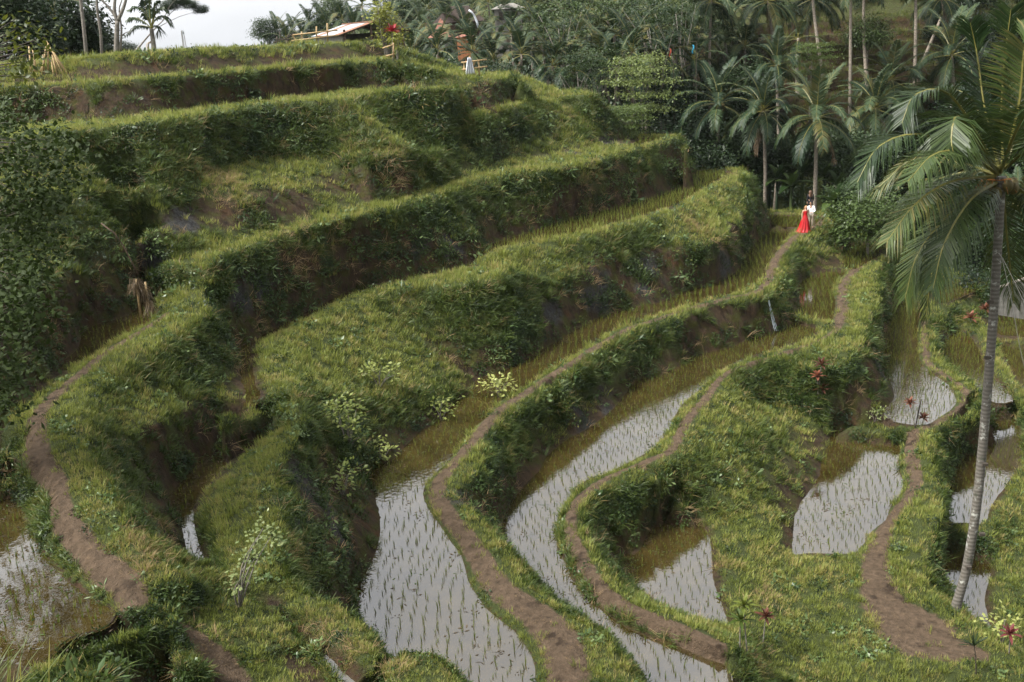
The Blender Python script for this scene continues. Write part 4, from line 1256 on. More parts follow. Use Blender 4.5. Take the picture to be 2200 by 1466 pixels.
tree('round_bush', 1868, 470, 64, 2.6, 2.3, 'mid', 'big round dark bush right of the couple beyond the path', None, tr_=.1)
tree('round_bush', 1830, 430, 70, 1.8, 1.8, 'dark', 'dark bush behind the banana plants beyond the couple', None, tr_=.1)
GD = 'dark broad-leaved trees filling the valley'
LD = 'dark broad-leaved tree crowding the valley behind the palms'
for u, v, d, rx, rz in ((1500, 175, 98, 2.6, 2.4), (1580, 150, 102, 2.6, 2.4), (1600, 190, 90, 3, 3), (1430, 185, 94, 2.6, 2.4), (1490, 300, 82, 3, 2.8), (1560, 330, 80, 3, 2.4), (1620, 330, 80, 2.6, 2.6), (1530, 80, 112, 3, 2.6), (1440, 220, 88, 3, 3), (1700, 40, 110, 3.2, 2.8), (1800, 24, 112, 3.6, 3.2), (1360, 90, 110, 2.6, 2.4), (1700, 350, 80, 2.8, 2.6), (1790, 330, 78, 2.8, 2.8), (1930, 320, 86, 3.2, 3), (2010, 300, 86, 3.2, 3.2), (2120, 440, 84, 3.2, 3), (2190, 330, 86, 3.4, 3.6), (2030, 440, 84, 3.2, 2.8), (2190, 520, 80, 3, 2.6), (1960, 480, 82, 2.8, 2.4), (2060, 520, 80, 2.8, 2.4), (1850, 350, 76, 2.6, 2.6)):
    tree('valley_tree', u, v, d, rx, rz, 'dark', LD, GD, bark='darkbark', tr_=.16)
GF = 'hazy trees on the far hillside'
for u, v, d, rx, rz in ((715, 22, 150, 2.6, 2.6), (690, 58, 150, 3, 2.6), (760, 50, 150, 3, 2.6), (620, 84, 150, 3, 2), (570, 66, 150, 2.2, 2.2), (900, 100, 118, 2.6, 2.2), (1000, 50, 140, 3, 2.6), (1150, 60, 128, 3, 2.6), (870, 24, 150, 3.4, 3), (1100, 10, 150, 3.4, 2.8), (1230, 30, 135, 3, 2.6), (1060, 158, 96, 2.2, 1.8), (960, 158, 96, 2.2, 1.6), (800, 84, 120, 2.4, 2)):
    tree('hillside_tree', u, v, d, rx, rz, trnd.choice(('mid', 'dark', 'mid')), 'soft green broad-leaved tree among the palms of the hazy far hillside', GF, tr_=.16)
# trees on the top terrace at the left
tree('broadleaf_tree', 120, 60, 66, 3.4, 3.2, 'dark', 'big dark broad-leaved tree on the top terrace behind the bundle of bamboo poles', None, bark='darkbark', tr_=.2, crowns=[(0, 0, 0, 1, 1), (-.6, .2, .3, .8, .8), (.35, 0, -.35, .7, .6)])
tree('broadleaf_tree', 30, 70, 60, 2.8, 3.0, 'dark', 'dark tree behind the yellow-green leafy tree at the end of the top terrace', None, bark='darkbark', tr_=.2, crowns=[(0, 0, 0, 1, 1), (-.5, 0, .5, .9, .9)])
tree('broadleaf_tree', 200, 95, 72, 1.7, 1.7, 'dark', 'smaller dark tree beside two slim bare trunks on the top terrace', None, bark='darkbark', tr_=.1)
tree('low_shrub', 270, 106, 74, .9, .7, 'dark', 'low dark shrub at the foot of the forked bare tree', None, bark='darkbark', tr_=.05, limbs=2)
tree('low_shrub', 238, 112, 76, .9, .5, 'dark', 'low dark hedge between the bare trunks on the top terrace', None, bark='darkbark', tr_=.05, limbs=2)
coconut_palm(112, 30, 64, .9, 'dark coconut palm tangled in the trees of the top terrace', None, nf=12)
def bare(name, label, stems, Y):
    g = drop(PY(*stems[0][0][0], Y).x, Y)
    root = empty(name, g); stag(root, label, 'tree')
    mb = MB()
    for st_, r0, r1 in stems:
        Pn = [PY(u, v, Y) - g for u, v in st_]
        C = curve(Pn, 10)
        mb.tube(C, [r0 + (r1 - r0) * i / 10 for i in range(11)], 6)
    mb.build('trunk', M['bark'], root, True)
    return root
bare('slim_tree', 'straight slim bare trunk rising beside the dark tree on the top terrace', [([(186, 124), (180, 60), (172, -10), (168, -60)], .12, .09)], 62)
bare('slim_tree', 'slightly bowed slim bare trunk between the forked tree and the dark tree', [([(219, 122), (216, 70), (209, 20), (206, -50)], .10, .07)], 64)
bare('forked_tree', 'bare forked tree with pale trunk against the white sky', [([(250, 116), (251, 80), (252, 45)], .16, .13), ([(252, 46), (246, 25), (247, 0), (252, -30)], .12, .07), ([(252, 46), (262, 25), (269, 5), (275, -25)], .12, .07), ([(250, 40), (238, 22), (222, 4), (210, -8)], .08, .05), ([(257, 118), (261, 70), (259, 45), (256, 20), (262, 0)], .07, .03), ([(258, 86), (265, 74), (276, 68)], .04, .02), ([(247, 90), (242, 86)], .03, .01)], 60)
rt = tree('overhanging_tree', 378, 18, 58, 2.3, 1.5, 'dark', 'thin tree whose dark leafy branch reaches over the short palm against the sky', None, base=drop(PY(262, 118, 57).x, 57), bark='bark', tr_=.05, limbs=3, crowns=[(-.15, 0, .1, .26, .28), (.12, 0, .28, .24, .26), (.35, 0, .1, .24, .25), (.62, 0, -.1, .2, .24)])
# fan palm on the top terrace
fb = drop(PY(331, 112, 56).x, 56)
root = empty('short_palm', fb); stag(root, 'dark short palm with arching leaves standing on the top terrace against the sky', 'palm tree')
def fp(u, v, dy=0): return PY(u, v, 56 + dy) - fb
MB().tube(curve([fp(332, 116), fp(329, 90), fp(325, 62)], 8), [.14 - .004 * i for i in range(9)], 7).build('trunk', M['bark'], root, True)
M['frond_dark'] = foliage('dark_palm_leaflet', (.010, .020, .008), (.035, .055, .020), inst=False, trans=.15, rough=.5)
for k, pp in enumerate(([(325, 62), (318, 58), (295, 56), (270, 76)], [(325, 62), (310, 48), (290, 38), (275, 42)], [(325, 60), (312, 30), (296, 16), (278, 20)], [(325, 60), (322, 30), (322, 8), (324, -8)], [(325, 60), (336, 40), (352, 36), (368, 52)], [(325, 60), (334, 30), (346, 18), (356, 22)], [(325, 62), (332, 56), (340, 62), (338, 72)], [(325, 60), (318, 40), (312, 12), (310, 2)], [(325, 60), (330, 30), (334, 10), (338, 4)])):
    link_mesh('frond', frond_mesh('frond', [fp(q[0], q[1], .5 * math.sin(k * 2.1)) for q in pp], 26, .75, .045, .8, 620 + k, [M['frond_dark'], M['rachis']], .035, .5, .2), None, root)
dr = frond_mesh('dry_frond', [fp(328, 88), fp(320, 92), fp(318, 108)], 14, .4, .03, .9, 640, [M['bamboo'], M['bamboo']], .02)
link_mesh('dry_frond', dr, None, root)
# ---------------------------------------------------------------- undergrowth across the valley (one mass nobody could count)
SRC_UNDER = src_collection('src_under', [leaf_clump('undergrowth', foliage('undergrowth_leaf', (.004, .011, .004), (.022, .040, .012), trans=.2, rough=.45), 300, 1.0, .19, .055, 400 + k, .8) for k in range(4)])
vis2 = (fu > -150) & (fu < 2350) & (fv > -160) & (fv < 700) & (fd > 55) & (fd < 190)
behind = (fc[:, 1] > 70) & ~((fc[:, 0] > 26) & (fc[:, 1] > 88) & (fc[:, 1] < 109)) & ~((fc[:, 0] < -6) & (fc[:, 1] < 84))
side = (fc[:, 0] > 29) & (fu > 2000) & (fv < 640) & (fd > 50)
_v = vis
vis = vis2 & (behind | side)
idx, P, r = choose(np.where(fd > 108, .12, .42), 8)
vis = _v
scatter_object('valley_undergrowth', SRC_UNDER, P + np.array([0, 0, .2]), np.stack([r.normal(0, .3, len(idx)), r.normal(0, .3, len(idx)), r.uniform(0, 6.28, len(idx))], 1), r.uniform(.7, 1.7, len(idx)), r.integers(0, 4, len(idx)), np.clip(r.normal(.45, .28, len(idx)), 0, 1))
print('under', len(idx))
# green fringe on the lips of the far terraces
FP_, FT_ = [], []
for hh, yy in TERR:
    for k in range(330):
        x = rnd.uniform(27, 66)
        b_ = np.interp(x, [27, 33, 40, 48, 57, 66, 78], [-.2, .8, .3, -.9, -1.0, -3.2, -8])
        y = yy + b_ + rnd.uniform(-.7, .5)
        g = drop(x, y)
        FP_.append(g[:]); FT_.append(rnd.uniform(.1, .5))  # tint held low, so the shade on the far slope is in the colour
n = len(FP_); r = np.random.default_rng(3)
scatter_object('far_terrace_grass', SRC_GRASS, FP_, np.stack([r.normal(0, .15, n), r.normal(0, .15, n), r.uniform(0, 6.28, n)], 1), r.uniform(1.6, 2.6, n), r.integers(0, 6, n), FT_)

# ---------------------------------------------------------------- shrubs, ti plants, bananas
def lance(mb, p, d, L, Wd, bend=.5, mi=0, seg=4):
    d = Vector(d).normalized()
    s = d.cross(Vector((0, 0, 1)))
    s = s.normalized() if s.length > .05 else Vector((1, 0, 0))
    b = len(mb.V)
    for i in range(seg + 1):
        t = i / seg
        c = Vector(p) + d * L * t - Vector((0, 0, bend * L * t * t))
        w = Wd * math.sin(math.pi * min(.97, .12 + .88 * t)) + .002
        mb.V += [(c + s * w + Vector((0, 0, w * .35)))[:], c[:], (c - s * w + Vector((0, 0, w * .35)))[:]]
    for i in range(seg):
        k = b + 3 * i
        mb.F += [(k, k + 1, k + 4, k + 3), (k + 1, k + 2, k + 5, k + 4)]; mb.I += [mi, mi]
M['ti_red'] = foliage('ti_leaf_red', (.055, .022, .012), (.20, .075, .042), inst=False, trans=.25)
M['ti_pink'] = foliage('ti_leaf_crimson', (.10, .008, .012), (.26, .022, .030), inst=False, trans=.25)
M['ti_green'] = foliage('ti_leaf_green', (.040, .065, .010), (.130, .150, .025), inst=False, trans=.25)
M['ti_dark'] = foliage('ti_leaf_dark', (.040, .008, .010), (.12, .030, .028), inst=False, trans=.2)
def rosette(mat, n, L, Wd, seed, el0=75, el1=0):
    r = random.Random(seed)
    mb = MB()
    for i in range(n):
        a = i * 2.4 + r.uniform(-.3, .3)
        e = R(el0 + (el1 - el0) * i / n)
        lance(mb, (0, 0, -.03 * i / n), (math.cos(a) * math.cos(e), math.sin(a) * math.cos(e), math.sin(e)), L * r.uniform(.75, 1.1), Wd * r.uniform(.8, 1.1), .25)
    return mb.mesh('leaf_rosette', [mat])
def ti_plant(label, stems, mat, L, Wd=.05, Y=None, cat='ti plant', group=None, n=16):
    g = ground(*stems[0][0])
    if Y: g = drop(PY(*stems[0][0], Y).x, Y)
    root = empty('ti_plant', g); stag(root, label, cat, group)
    for k, st_ in enumerate(stems):
        Pn = [PY(u, v, g.y - .02 * k) - g for u, v in st_]
        Pn[0] = Vector((Pn[0].x, Pn[0].y, -.1))
        MB().tube(curve(Pn, 5), [.022, .02, .018, .016, .014, .012], 5).build('stem', M['bark'], root, True)
        o = link_mesh('leaf_rosette', rosette(mat, n, L * (1 - .12 * (k % 2)), Wd, 700 + k + int(stems[0][0][0])), None, root)
        o.location = Pn[-1]
    return root
ti_plant('red-leaved ti plant with three rosettes on the bank above the oval paddies', [[(1760, 858), (1761, 815), (1765, 783)], [(1758, 857), (1757, 830), (1756, 808)], [(1762, 860), (1766, 848), (1766, 836)]], M['ti_red'], .52, .07)
ti_plant('red ti plant with a bare leaning stick at the corner of the bunds', [[(1968, 920), (1960, 890), (1955, 866)], [(1975, 918), (1982, 908), (1984, 898)]], M['ti_red'], .42, .06)
sk = ground(1966, 918); ro = empty('wooden_stick', sk); stag(ro, 'bare wooden stick leaning beside the red ti plant on the bund corner', 'stick')
MB().tube([Vector((0, 0, -.1)), PY(1979, 858, sk.y) - sk], [.035, .03], 6).build('stick', M['darkbark'], ro)
ti_plant('young ti plant with a rusty red rosette beside the two green ones', [[(1638, 1392), (1642, 1355), (1645, 1325)]], M['ti_red'], .38, .05)
ti_plant('young ti plant with two green rosettes at the end of the brown path', [[(1590, 1402), (1590, 1360), (1591, 1332)], [(1606, 1398), (1600, 1340), (1598, 1300)]], M['ti_green'], .46, .045)
ti_plant('dark red ti plant in the grass beside the little palm seedling', [[(2168, 1405), (2169, 1385), (2170, 1362)]], M['ti_dark'], .4, .05)
ti_plant('small red ti plant under the dark bank beside the big palm trunk', [[(2085, 696), (2085, 690), (2085, 683)]], M['ti_red'], .6, .09)
ti_plant('small orange-red ti plant touching the big palm trunk', [[(2117, 680), (2117, 672), (2117, 664)]], M['ti_red'], .6, .09)
ti_plant('tall ti plant with a crimson head beside the trimmed bush of the house', [[(843, 121), (843, 100), (843, 68)]], M['ti_pink'], .75, .12, Y=62, n=12)
# palm seedling at the bottom right
g = ground(2098, 1448); root = empty('palm_seedling', g); stag(root, 'little palm seedling with a dark fan of leaves at the edge of the footpath', 'palm seedling')
MB().tube([Vector((0, 0, -.1)), PY(2096, 1408, g.y) - g, PY(2093, 1388, g.y) - g], [.02, .016, .012], 5).build('stem', M['darkbark'], root)
mb = MB(); c0 = PY(2093, 1388, g.y) - g
for k in range(15):
    a = R(165 - k * 9.5)
    lance(mb, c0, (math.cos(a), .25 * math.sin(k), math.sin(a) * .75 + .1), .50, .022, .15)
mb.build('leaf_fan', M['frond_dark'], root)

def shrub(label, base, tips, mat, leafL, leafW, rad, n, Y=None, cat='shrub', group=None, stemr=.02, name='shrub', flat=.7):
    g = ground(*base) if Y is None else drop(PY(*base, Y).x, Y)
    root = empty(name, g); stag(root, label, cat, group)
    st_ = MB()
    lf = MB()
    r = random.Random(int(base[0] * 7 + base[1]))
    for k, q in enumerate(tips):
        T = PY(q[0], q[1], g.y + (q[2] if len(q) > 2 else 0)) - g
        st_.tube(curve([Vector((0, 0, -.1)), T * .5 + Vector((r.uniform(-.1, .1), r.uniform(-.1, .1), .08 * T.length)), T], 6), [stemr * (1.1 - .13 * i) for i in range(7)], 5)
        for i in range(n):
            p = T + Vector((r.gauss(0, rad), r.gauss(0, rad), r.gauss(0, rad * flat)))
            d = (p - T).normalized() * .8 + Vector((r.gauss(0, .4), r.gauss(0, .4), r.gauss(0.05, .3)))
            leaf_quads(lf.V, lf.F, p, d, Vector((r.gauss(0, .3), r.gauss(0, .3), 1)), leafL * r.uniform(.6, 1.2), leafW * r.uniform(.7, 1.2))
    lf.I = [0] * len(lf.F)
    st_.build('stem', M['bark'], root, True)
    lf.build('foliage', mat, root)
    return root
M['leaf_sprig'] = foliage('sprig_leaf', (.105, .135, .028), (.270, .290, .090), inst=False, trans=.3, rough=.4)
M['leaf_sprig2'] = foliage('sprig_leaf_grey', (.080, .112, .035), (.200, .230, .090), inst=False, trans=.3, rough=.4)
shrub('pale yellow-green shrub with several leafy heads on the bank above the mirror-like paddy', (748, 962), [(722, 868), (745, 862), (765, 880), (735, 892), (758, 905), (745, 925), (772, 940), (715, 880)], M['leaf_sprig'], .17, .055, .20, 34)
shrub('pale green sprig of leaves on the grassy bank above the shrub with several heads', (815, 830), [(800, 796), (820, 786), (838, 798), (785, 802), (848, 806)], M['leaf_sprig'], .20, .06, .22, 26)
shrub('low pale green shrub at the water edge of the mirror-like paddy', (818, 985), [(800, 962), (820, 955), (836, 966), (812, 974)], M['leaf_sprig'], .15, .05, .18, 30)
shrub('pale green sprig growing out of the dark rocky bank', (735, 1062), [(722, 1040), (742, 1018), (755, 1008), (718, 1046), (740, 1045)], M['leaf_sprig'], .15, .05, .17, 24)
shrub('pale green shrub at the edge of the brown paddy below the grass bank', (948, 905), [(930, 872), (950, 864), (966, 876), (945, 888)], M['leaf_sprig'], .17, .055, .22, 26)
shrub('bright green leafy shrub standing beside the narrow brown path', (1072, 856), [(1055, 824), (1072, 815), (1090, 822), (1066, 832), (1082, 834)], M['leaf_sprig'], .18, .06, .20, 26)
shrub('grey-green sapling with spreading leaf clusters on the bund by the narrow channel', (512, 1305), [(565, 1135), (582, 1152), (552, 1155), (537, 1198), (553, 1190), (521, 1237), (512, 1255)], M['leaf_sprig2'], .10, .032, .13, 34)
shrub('yellow-flecked green shrub at the wet corner below the big palm', (2150, 1385), [(2135, 1345), (2160, 1330), (2180, 1345), (2150, 1360)], M['leaf_sprig'], .16, .05, .2, 22)
shrub('white-flowering low shrub at the corner of the oval paddy', (1880, 905), [(1872, 888), (1886, 884), (1896, 892)], M['leaf_sprig2'], .12, .05, .15, 20)
shrub('trimmed yellow-green bush of two lobes beside the tin-roofed house', (830, 118), [(812, 22), (822, 14), (832, 22), (815, 38), (828, 42), (822, 30), (838, 58), (848, 66), (828, 62), (836, 78), (824, 84), (842, 90), (852, 78)], M['leaf_yellow'], .20, .075, .34, 95, Y=64, stemr=.06, name='trimmed_bush')
shrub('small yellow-leaved croton at the foot of the crimson ti plant', (852, 118), [(848, 82), (856, 86), (852, 94)], M['leaf_yellow'], .22, .09, .22, 30, Y=62.5)
# banana plants behind the couple
def banana(u, v, dep, label, s=1.0):
    c = PD(u, v, dep); g = drop(c.x, c.y)
    root = empty('banana_plant', g); stag(root, label, 'banana plant', 'banana plants behind the couple')
    H = max(1.0, c.z - g.z)
    MB().tube([(0, 0, -.2), (0, 0, H * .5), (0, 0, H)], [.16, .13, .09], 7).build('stem', M['leaf_mid'], root, True)
    r = random.Random(int(u))
    for i in range(8):
        a, e = i * 2.4 + r.uniform(-.3, .3), R(75 - 9 * i)
        mb = MB(); lance(mb, (0, 0, 0), (math.cos(a) * math.cos(e), math.sin(a) * math.cos(e), math.sin(e)), 2.1 * s * r.uniform(.8, 1.1), .33 * s, .35, 0, 7)
        mb.build('leaf', M['leaf_mid'], root).location = (0, 0, H)
for k, (u, v, d, s) in enumerate(((1700, 400, 75, 1.0), (1670, 385, 77, 1.0), (1725, 372, 77, 1.0), (1790, 450, 69.5, 1.0), (1800, 400, 74, 1.0), (1655, 355, 80, 1.1), (1772, 380, 76, .9))):
    banana(u, v, d, 'banana plant with broad torn leaves in the shade behind the couple', s)

# dark leafy tree leaning in at the left
g = ground(30, 905)
root = empty('leafy_tree', drop(PY(-120, 900, 21).x, 21)); g = root.location.copy()
stag(root, 'dark small-leaved tree hanging over the bank above the straw bundle', 'tree')
br, lf = MB(), MB()
r = random.Random(4)
TIPS = [(40, 262), (90, 300), (130, 300), (160, 330), (190, 325), (200, 350), (60, 330), (20, 350), (110, 370), (150, 380), (170, 400), (50, 410), (90, 430), (130, 430), (20, 450), (60, 480), (110, 480), (150, 470), (25, 530), (80, 540), (130, 520), (40, 600), (75, 590), (20, 660), (60, 650), (95, 640), (30, 720), (70, 700), (15, 780), (-20, 400), (-20, 560), (-20, 680), (-30, 300), (0, 250), (140, 560), (175, 440), (10, 840), (-30, 800), (-60, 470), (100, 680), (30, 800), (55, 760), (-10, 880), (-50, 860), (-60, 700), (-80, 600), (20, 870), (-90, 780)]
hub = [PD(-160, 330, 25.5) - g, PD(-160, 560, 23.0) - g, PD(-150, 780, 21.3) - g]
br.tube(curve([Vector((0, 0, -.3)), hub[2], hub[1], hub[0]], 10), [.16 - .009 * i for i in range(11)], 7)
for k, (u, v) in enumerate(TIPS + [(a + 14, b_ + 10) for a, b_ in TIPS if a < 150 and b_ < 680]):
    u = (u if u < 60 else 60 + (u - 60) * (.8 if v < 420 else .42)) - 18
    T = PD(u, v, r.uniform(21.5, 27.3) if v < 600 else r.uniform(20, 23.2)) - g
    hb = hub[0] if v < 430 else hub[1] if v < 650 else hub[2]
    br.tube(curve([hb, hb.lerp(T, .5) + Vector((0, 0, .15)), T], 5), [.035, .028, .02, .014, .01, .006], 4)
    for i in range(105):
        p = T + Vector((r.gauss(0, .33), r.gauss(0, .45), r.gauss(0, .30)))
        leaf_quads(lf.V, lf.F, p, Vector((r.gauss(0, .7), r.gauss(0, .7), r.gauss(-.35, .4))), Vector((r.gauss(0, .4), r.gauss(0, .4), 1)), .17 * r.uniform(.6, 1.2), .052 * r.uniform(.7, 1.2))
lf.I = [0] * len(lf.F)
br.build('trunk', M['darkbark'], root, True)
lf.build('crown', M['leaf_bush'], root)
root = empty('leafy_tree', drop(PY(-330, 300, 22).x, 22)); g = root.location.copy()
stag(root, 'yellow-green leafy branch tree in front of the bamboo poles', 'tree')
br, lf = MB(), MB()
hub0 = PD(-140, 190, 17) - g
br.tube(curve([Vector((0, 0, -.3)), Vector((.2, .3, hub0.z * .5)), hub0], 8), [.12 - .009 * i for i in range(9)], 6)
for (u, v) in [(8, 70), (30, 92), (52, 110), (20, 120), (62, 70), (80, 92), (45, 140), (72, 130), (98, 80), (20, 150), (58, 165), (10, 175), (102, 110), (-30, 110), (-40, 60), (35, 40), (5, 100), (40, 60)]:
    T = PD(u, v, r.uniform(14.5, 17)) - g
    br.tube(curve([hub0, hub0.lerp(T, .5) + Vector((0, 0, .1)), T], 5), [.03, .024, .018, .012, .009, .006], 4)
    for i in range(24):
        p = T + Vector((r.gauss(0, .17), r.gauss(0, .17), r.gauss(0, .13)))
        leaf_quads(lf.V, lf.F, p, Vector((r.gauss(0, .7), r.gauss(0, .7), r.gauss(-.3, .4))), Vector((r.gauss(0, .4), r.gauss(0, .4), 1)), .12 * r.uniform(.6, 1.2), .032 * r.uniform(.7, 1.2))
lf.I = [0] * len(lf.F)
br.build('trunk', M['darkbark'], root, True)
lf.build('crown', foliage('sunny_leaf', (.030, .045, .006), (.13, .14, .022), (.24, .18, .02), inst=False, trans=.3), root)
# tall grass clump close to the camera
g = drop(*(PD(10, 1500, 6.2)[:2])); root = empty('grass_clump', g); stag(root, 'yellowish tall grass clump growing close in front of the lower paddy', 'grass clump')
for k in range(7):
    o = link_mesh('grass_tuft', blade_mesh('grass_tuft', foliage('clump_blade', (.05, .07, .01), (.20, .19, .04), inst=False), 46, .75, .6, .006, .20, 4, 900 + k, .8), None, root)
    o.location = (rnd.uniform(-.8, .35), rnd.uniform(-.3, .4), 0)
    q = drop(g.x + o.location.x, g.y + o.location.y); o.location.z = q.z - g.z - .05
# ---------------------------------------------------------------- buildings, bamboo and other things
M['tin'] = plain('tin_roof', (.27, .275, .28), .35, .2, 3, .5)
M['rust'] = plain('rusty_roof', (.20, .10, .06), .8, .4, 4)
M['plaster'] = plain('grey_plaster', (.18, .17, .15), .9, .3, 4)
M['timber'] = plain('dark_timber', (.07, .045, .03), .8, .4, 6)
M['brick'] = plain('orange_brick', (.30, .13, .06), .9, .3, 8)
M['cloth'] = plain('white_cloth', (.48, .50, .53), .8, .12, 5)
M['thatch'] = plain('dark_thatch', (.055, .042, .035), .95, .4, 9)
M['tile'] = plain('red_tile', (.22, .10, .07), .8, .35, 6)
# tin-roofed house on the top terrace
rd_, gd = Vector((-.45, .89, 0)), Vector((.89, .45, 0))
B = PD(731, 73, 70)
root = empty('house', Vector((B.x, B.y, 0)) + gd * 2.5 + rd_ * 3); root.location.z = drop(root.location.x, root.location.y).z
stag(root, 'low house with a pale tin gable roof standing behind the top terrace bund', 'house')
o0 = root.location
ez, rz_ = B.z - o0.z, PD(792, 48, 72).z - o0.z
Rm = Matrix((gd, rd_, Vector((0, 0, 1)))).transposed()
def hx(a, b_, z): return gd * a + rd_ * b_ + Vector((0, 0, z))
for s, nm in ((-1, 'roof'), (1, 'roof')):
    for k in range(6):                       # corrugated sheets side by side
        b0, b1 = -3.3 + k * 1.1, -3.3 + (k + 1) * 1.1
        mb = MB()
        nn = 8
        for i in range(nn + 1):
            bb = b0 + (b1 - b0 + .05) * i / nn
            zz = .018 * (i % 2) + .004 * k
            mb.V += [hx(0, bb, rz_ + zz)[:], hx(s * 2.75, bb, ez - .07 + zz)[:]]
        for i in range(nn):
            q = 2 * i
            mb.F.append((q, q + 1, q + 3, q + 2)); mb.I.append(0)
        mb.build('roof_sheet', M['tin'] if (k % 4) else M['rust'], root)
MB().box(hx(0, 0, rz_ + .04), (.35, 6.8, .05), Rm).build('ridge_cap', M['rust'], root)
mb = MB()
for s in (-1, 1):
    mb.box(hx(s * 2.3, 0, ez / 2), (.12, 5.8, ez - .05), Rm)
mb.box(hx(0, 2.9, ez / 2), (4.5, .12, ez - .05), Rm)
mb.build('wall', M['plaster'], root)
MB().box(hx(-1.1, -2.9, ez * .25), (2.2, .12, ez * .5), Rm).build('low_wall', M['brick'], root)
for a in (-2.2, -.2, 2.2):
    MB().box(hx(a, -3.0, (rz_ + ez) / 4 + .1), (.14, .14, (rz_ + ez) / 2 - (.0 if abs(a) < 1 else .35)), Rm).build('post', M['timber'], root)
for s in (-1, 1):
    p, q = hx(0, -3.2, rz_ - .06), hx(s * 2.7, -3.2, ez - .12)
    MB().tube([p, q], .06, 5).build('rafter', M['timber'], root)
# bamboo railing before the house
def pole_thing(name, label, cat, parts, Y, group=None, mat='bamboo', rad=.045, anchor=None):
    g0 = PY(*parts[0][1][0], Y) if anchor is None else anchor
    root = empty(name, drop(g0.x, Y)); stag(root, label, cat, group)
    for nm, st_ in parts:
        Pn = [PY(q[0], q[1], Y + (q[2] if len(q) > 2 else 0)) - root.location for q in st_]
        MB().tube(curve(Pn, 4) if len(Pn) > 2 else Pn, rad, 6).build(nm, M[mat], root, True)
    return root
pole_thing('bamboo_railing', 'bamboo railing of two rails and posts before the tin-roofed house', 'railing',
    [('post', [(648, 96), (648, 68)]), ('post', [(680, 93), (680, 57)]), ('post', [(704, 91), (703, 50)]), ('rail', [(624, 76, -.08), (725, 65, -.08)]), ('rail', [(626, 88, -.08), (727, 76, -.08)]), ('brace', [(629, 78), (643, 97)])], 63)
pole_thing('branch_fence', 'rough fence of thin dark branches next to the bamboo railing', 'fence',
    [('post', [(603, 100), (601, 68)]), ('post', [(596, 100), (595, 78)]), ('post', [(618, 100), (619, 76)]), ('rail', [(588, 92), (612, 84), (630, 72)]), ('rail', [(592, 84), (626, 86)])], 62, mat='darkbark', rad=.04)
pole_thing('bamboo_rack', 'bamboo rack of crossing poles standing on the third terrace', 'rack',
    [('post', [(998, 168), (997, 133)]), ('post', [(1010, 168), (1009, 122)]), ('post', [(1030, 166), (1028, 130)]), ('rail', [(991, 135, -.08), (1046, 128, -.08)]), ('rail', [(992, 150, -.08), (1047, 143, -.08)]), ('brace', [(1007, 136), (1025, 166)]), ('brace', [(1020, 132), (1008, 166)])], 62, rad=.05)
# white cloth on the rack
root = empty('white_cloth', drop(PY(1014, 160, 61.8).x, 61.8)); stag(root, 'white cloth draped over the bamboo rack', 'cloth')
mb = MB(); n = 14
for j in range(9):
    t = j / 8
    for i in range(n):
        s = i / (n - 1)
        p = PY(1004 + 2 * t + (8 + 12 * t) * s - 6 * t, 124 + (40 - 6 * s) * t, 61.75 + .10 * math.sin(i * 1.7 + j * .5)) - root.location
        mb.V.append(p[:])
for j in range(8):
    for i in range(n - 1):
        q = j * n + i
        mb.F.append((q, q + 1, q + n + 1, q + n)); mb.I.append(0)
o = mb.build('cloth_sheet', M['cloth'], root, True)
sm = o.modifiers.new('thick', 'SOLIDIFY'); sm.thickness = .012
pole_thing('bamboo_bench', 'low bamboo bench at the back of the third terrace', 'bench',
    [('leg', [(905, 168), (905, 161)]), ('leg', [(934, 166), (934, 158)]), ('seat', [(902, 161), (938, 158)]), ('seat', [(902, 161, .25), (938, 158, .25)])], 64, rad=.06)
pole_thing('bamboo_handrail', 'short bamboo handrail of two poles beside the crimson ti plant', 'railing', [('rail', [(822, 104), (846, 96)]), ('rail', [(829, 121), (848, 116)]), ('post', [(846, 124), (845, 92)])], 61, rad=.05)
# poles leaning together on the second terrace
YB = 49.0
for k, (ub, ut, vt, rr) in enumerate([(70, 62, 100, .045), (77, 74, 122, .06), (84, 70, 108, .04), (92, 100, 92, .05), (99, 92, 118, .04), (106, 103, 96, .055), (118, 110, 128, .045), (126, 112, 118, .05), (133, 114, 122, .04), (140, 110, 104, .045), (150, 98, 88, .065), (88, 96, 132, .04)]):
    bp = drop(PY(ub, 178, YB + .1 * (k % 3)).x, YB + .1 * (k % 3))
    ro = empty('bamboo_pole', bp)
    stag(ro, 'dry bamboo pole of the bundle leaning together below the dark trees', 'bamboo pole', 'bundle of bamboo poles')
    MB().tube([Vector((0, 0, -.1)), PY(ut, vt, YB + .3) - bp], [rr, rr * .75], 6).build('pole', M['bamboo'], ro, True)
# straw bundle on sticks by the dyke
g = ground(316, 688); root = empty('straw_stook', g); stag(root, 'bundle of dry straw hung on two sticks at the bend of the dyke path', 'straw bundle')
for a, b_ in (((303, 684), (292, 600)), ((322, 688), (312, 606))):
    MB().tube([PY(*a, g.y) - g, PY(*b_, g.y + .1) - g], [.045, .035], 6).build('stick', M['bamboo'], root, True)
for k, (u, v) in enumerate(((290, 600), (300, 618), (312, 634), (320, 648), (298, 606), (310, 622), (286, 612), (322, 660))):
    o = link_mesh('straw', blade_mesh('straw', foliage('stook_straw', (.06, .042, .022), (.16, .115, .065), inst=False, trans=.15), 60, .5, .45, .007, .16, 3, 950 + k, .9), None, root)
    o.location = PY(u, v, g.y) - g
    o.rotation_euler = (math.pi + rnd.uniform(-.4, .4), rnd.uniform(-.4, .4), rnd.uniform(0, 6))
pole_thing('bent_stick', 'long thin bent stick arching above the straw bundle', 'stick', [('stick', [(298, 592), (275, 548), (252, 508), (217, 480)])], ground(316, 688).y + .3, mat='timber', rad=.022)
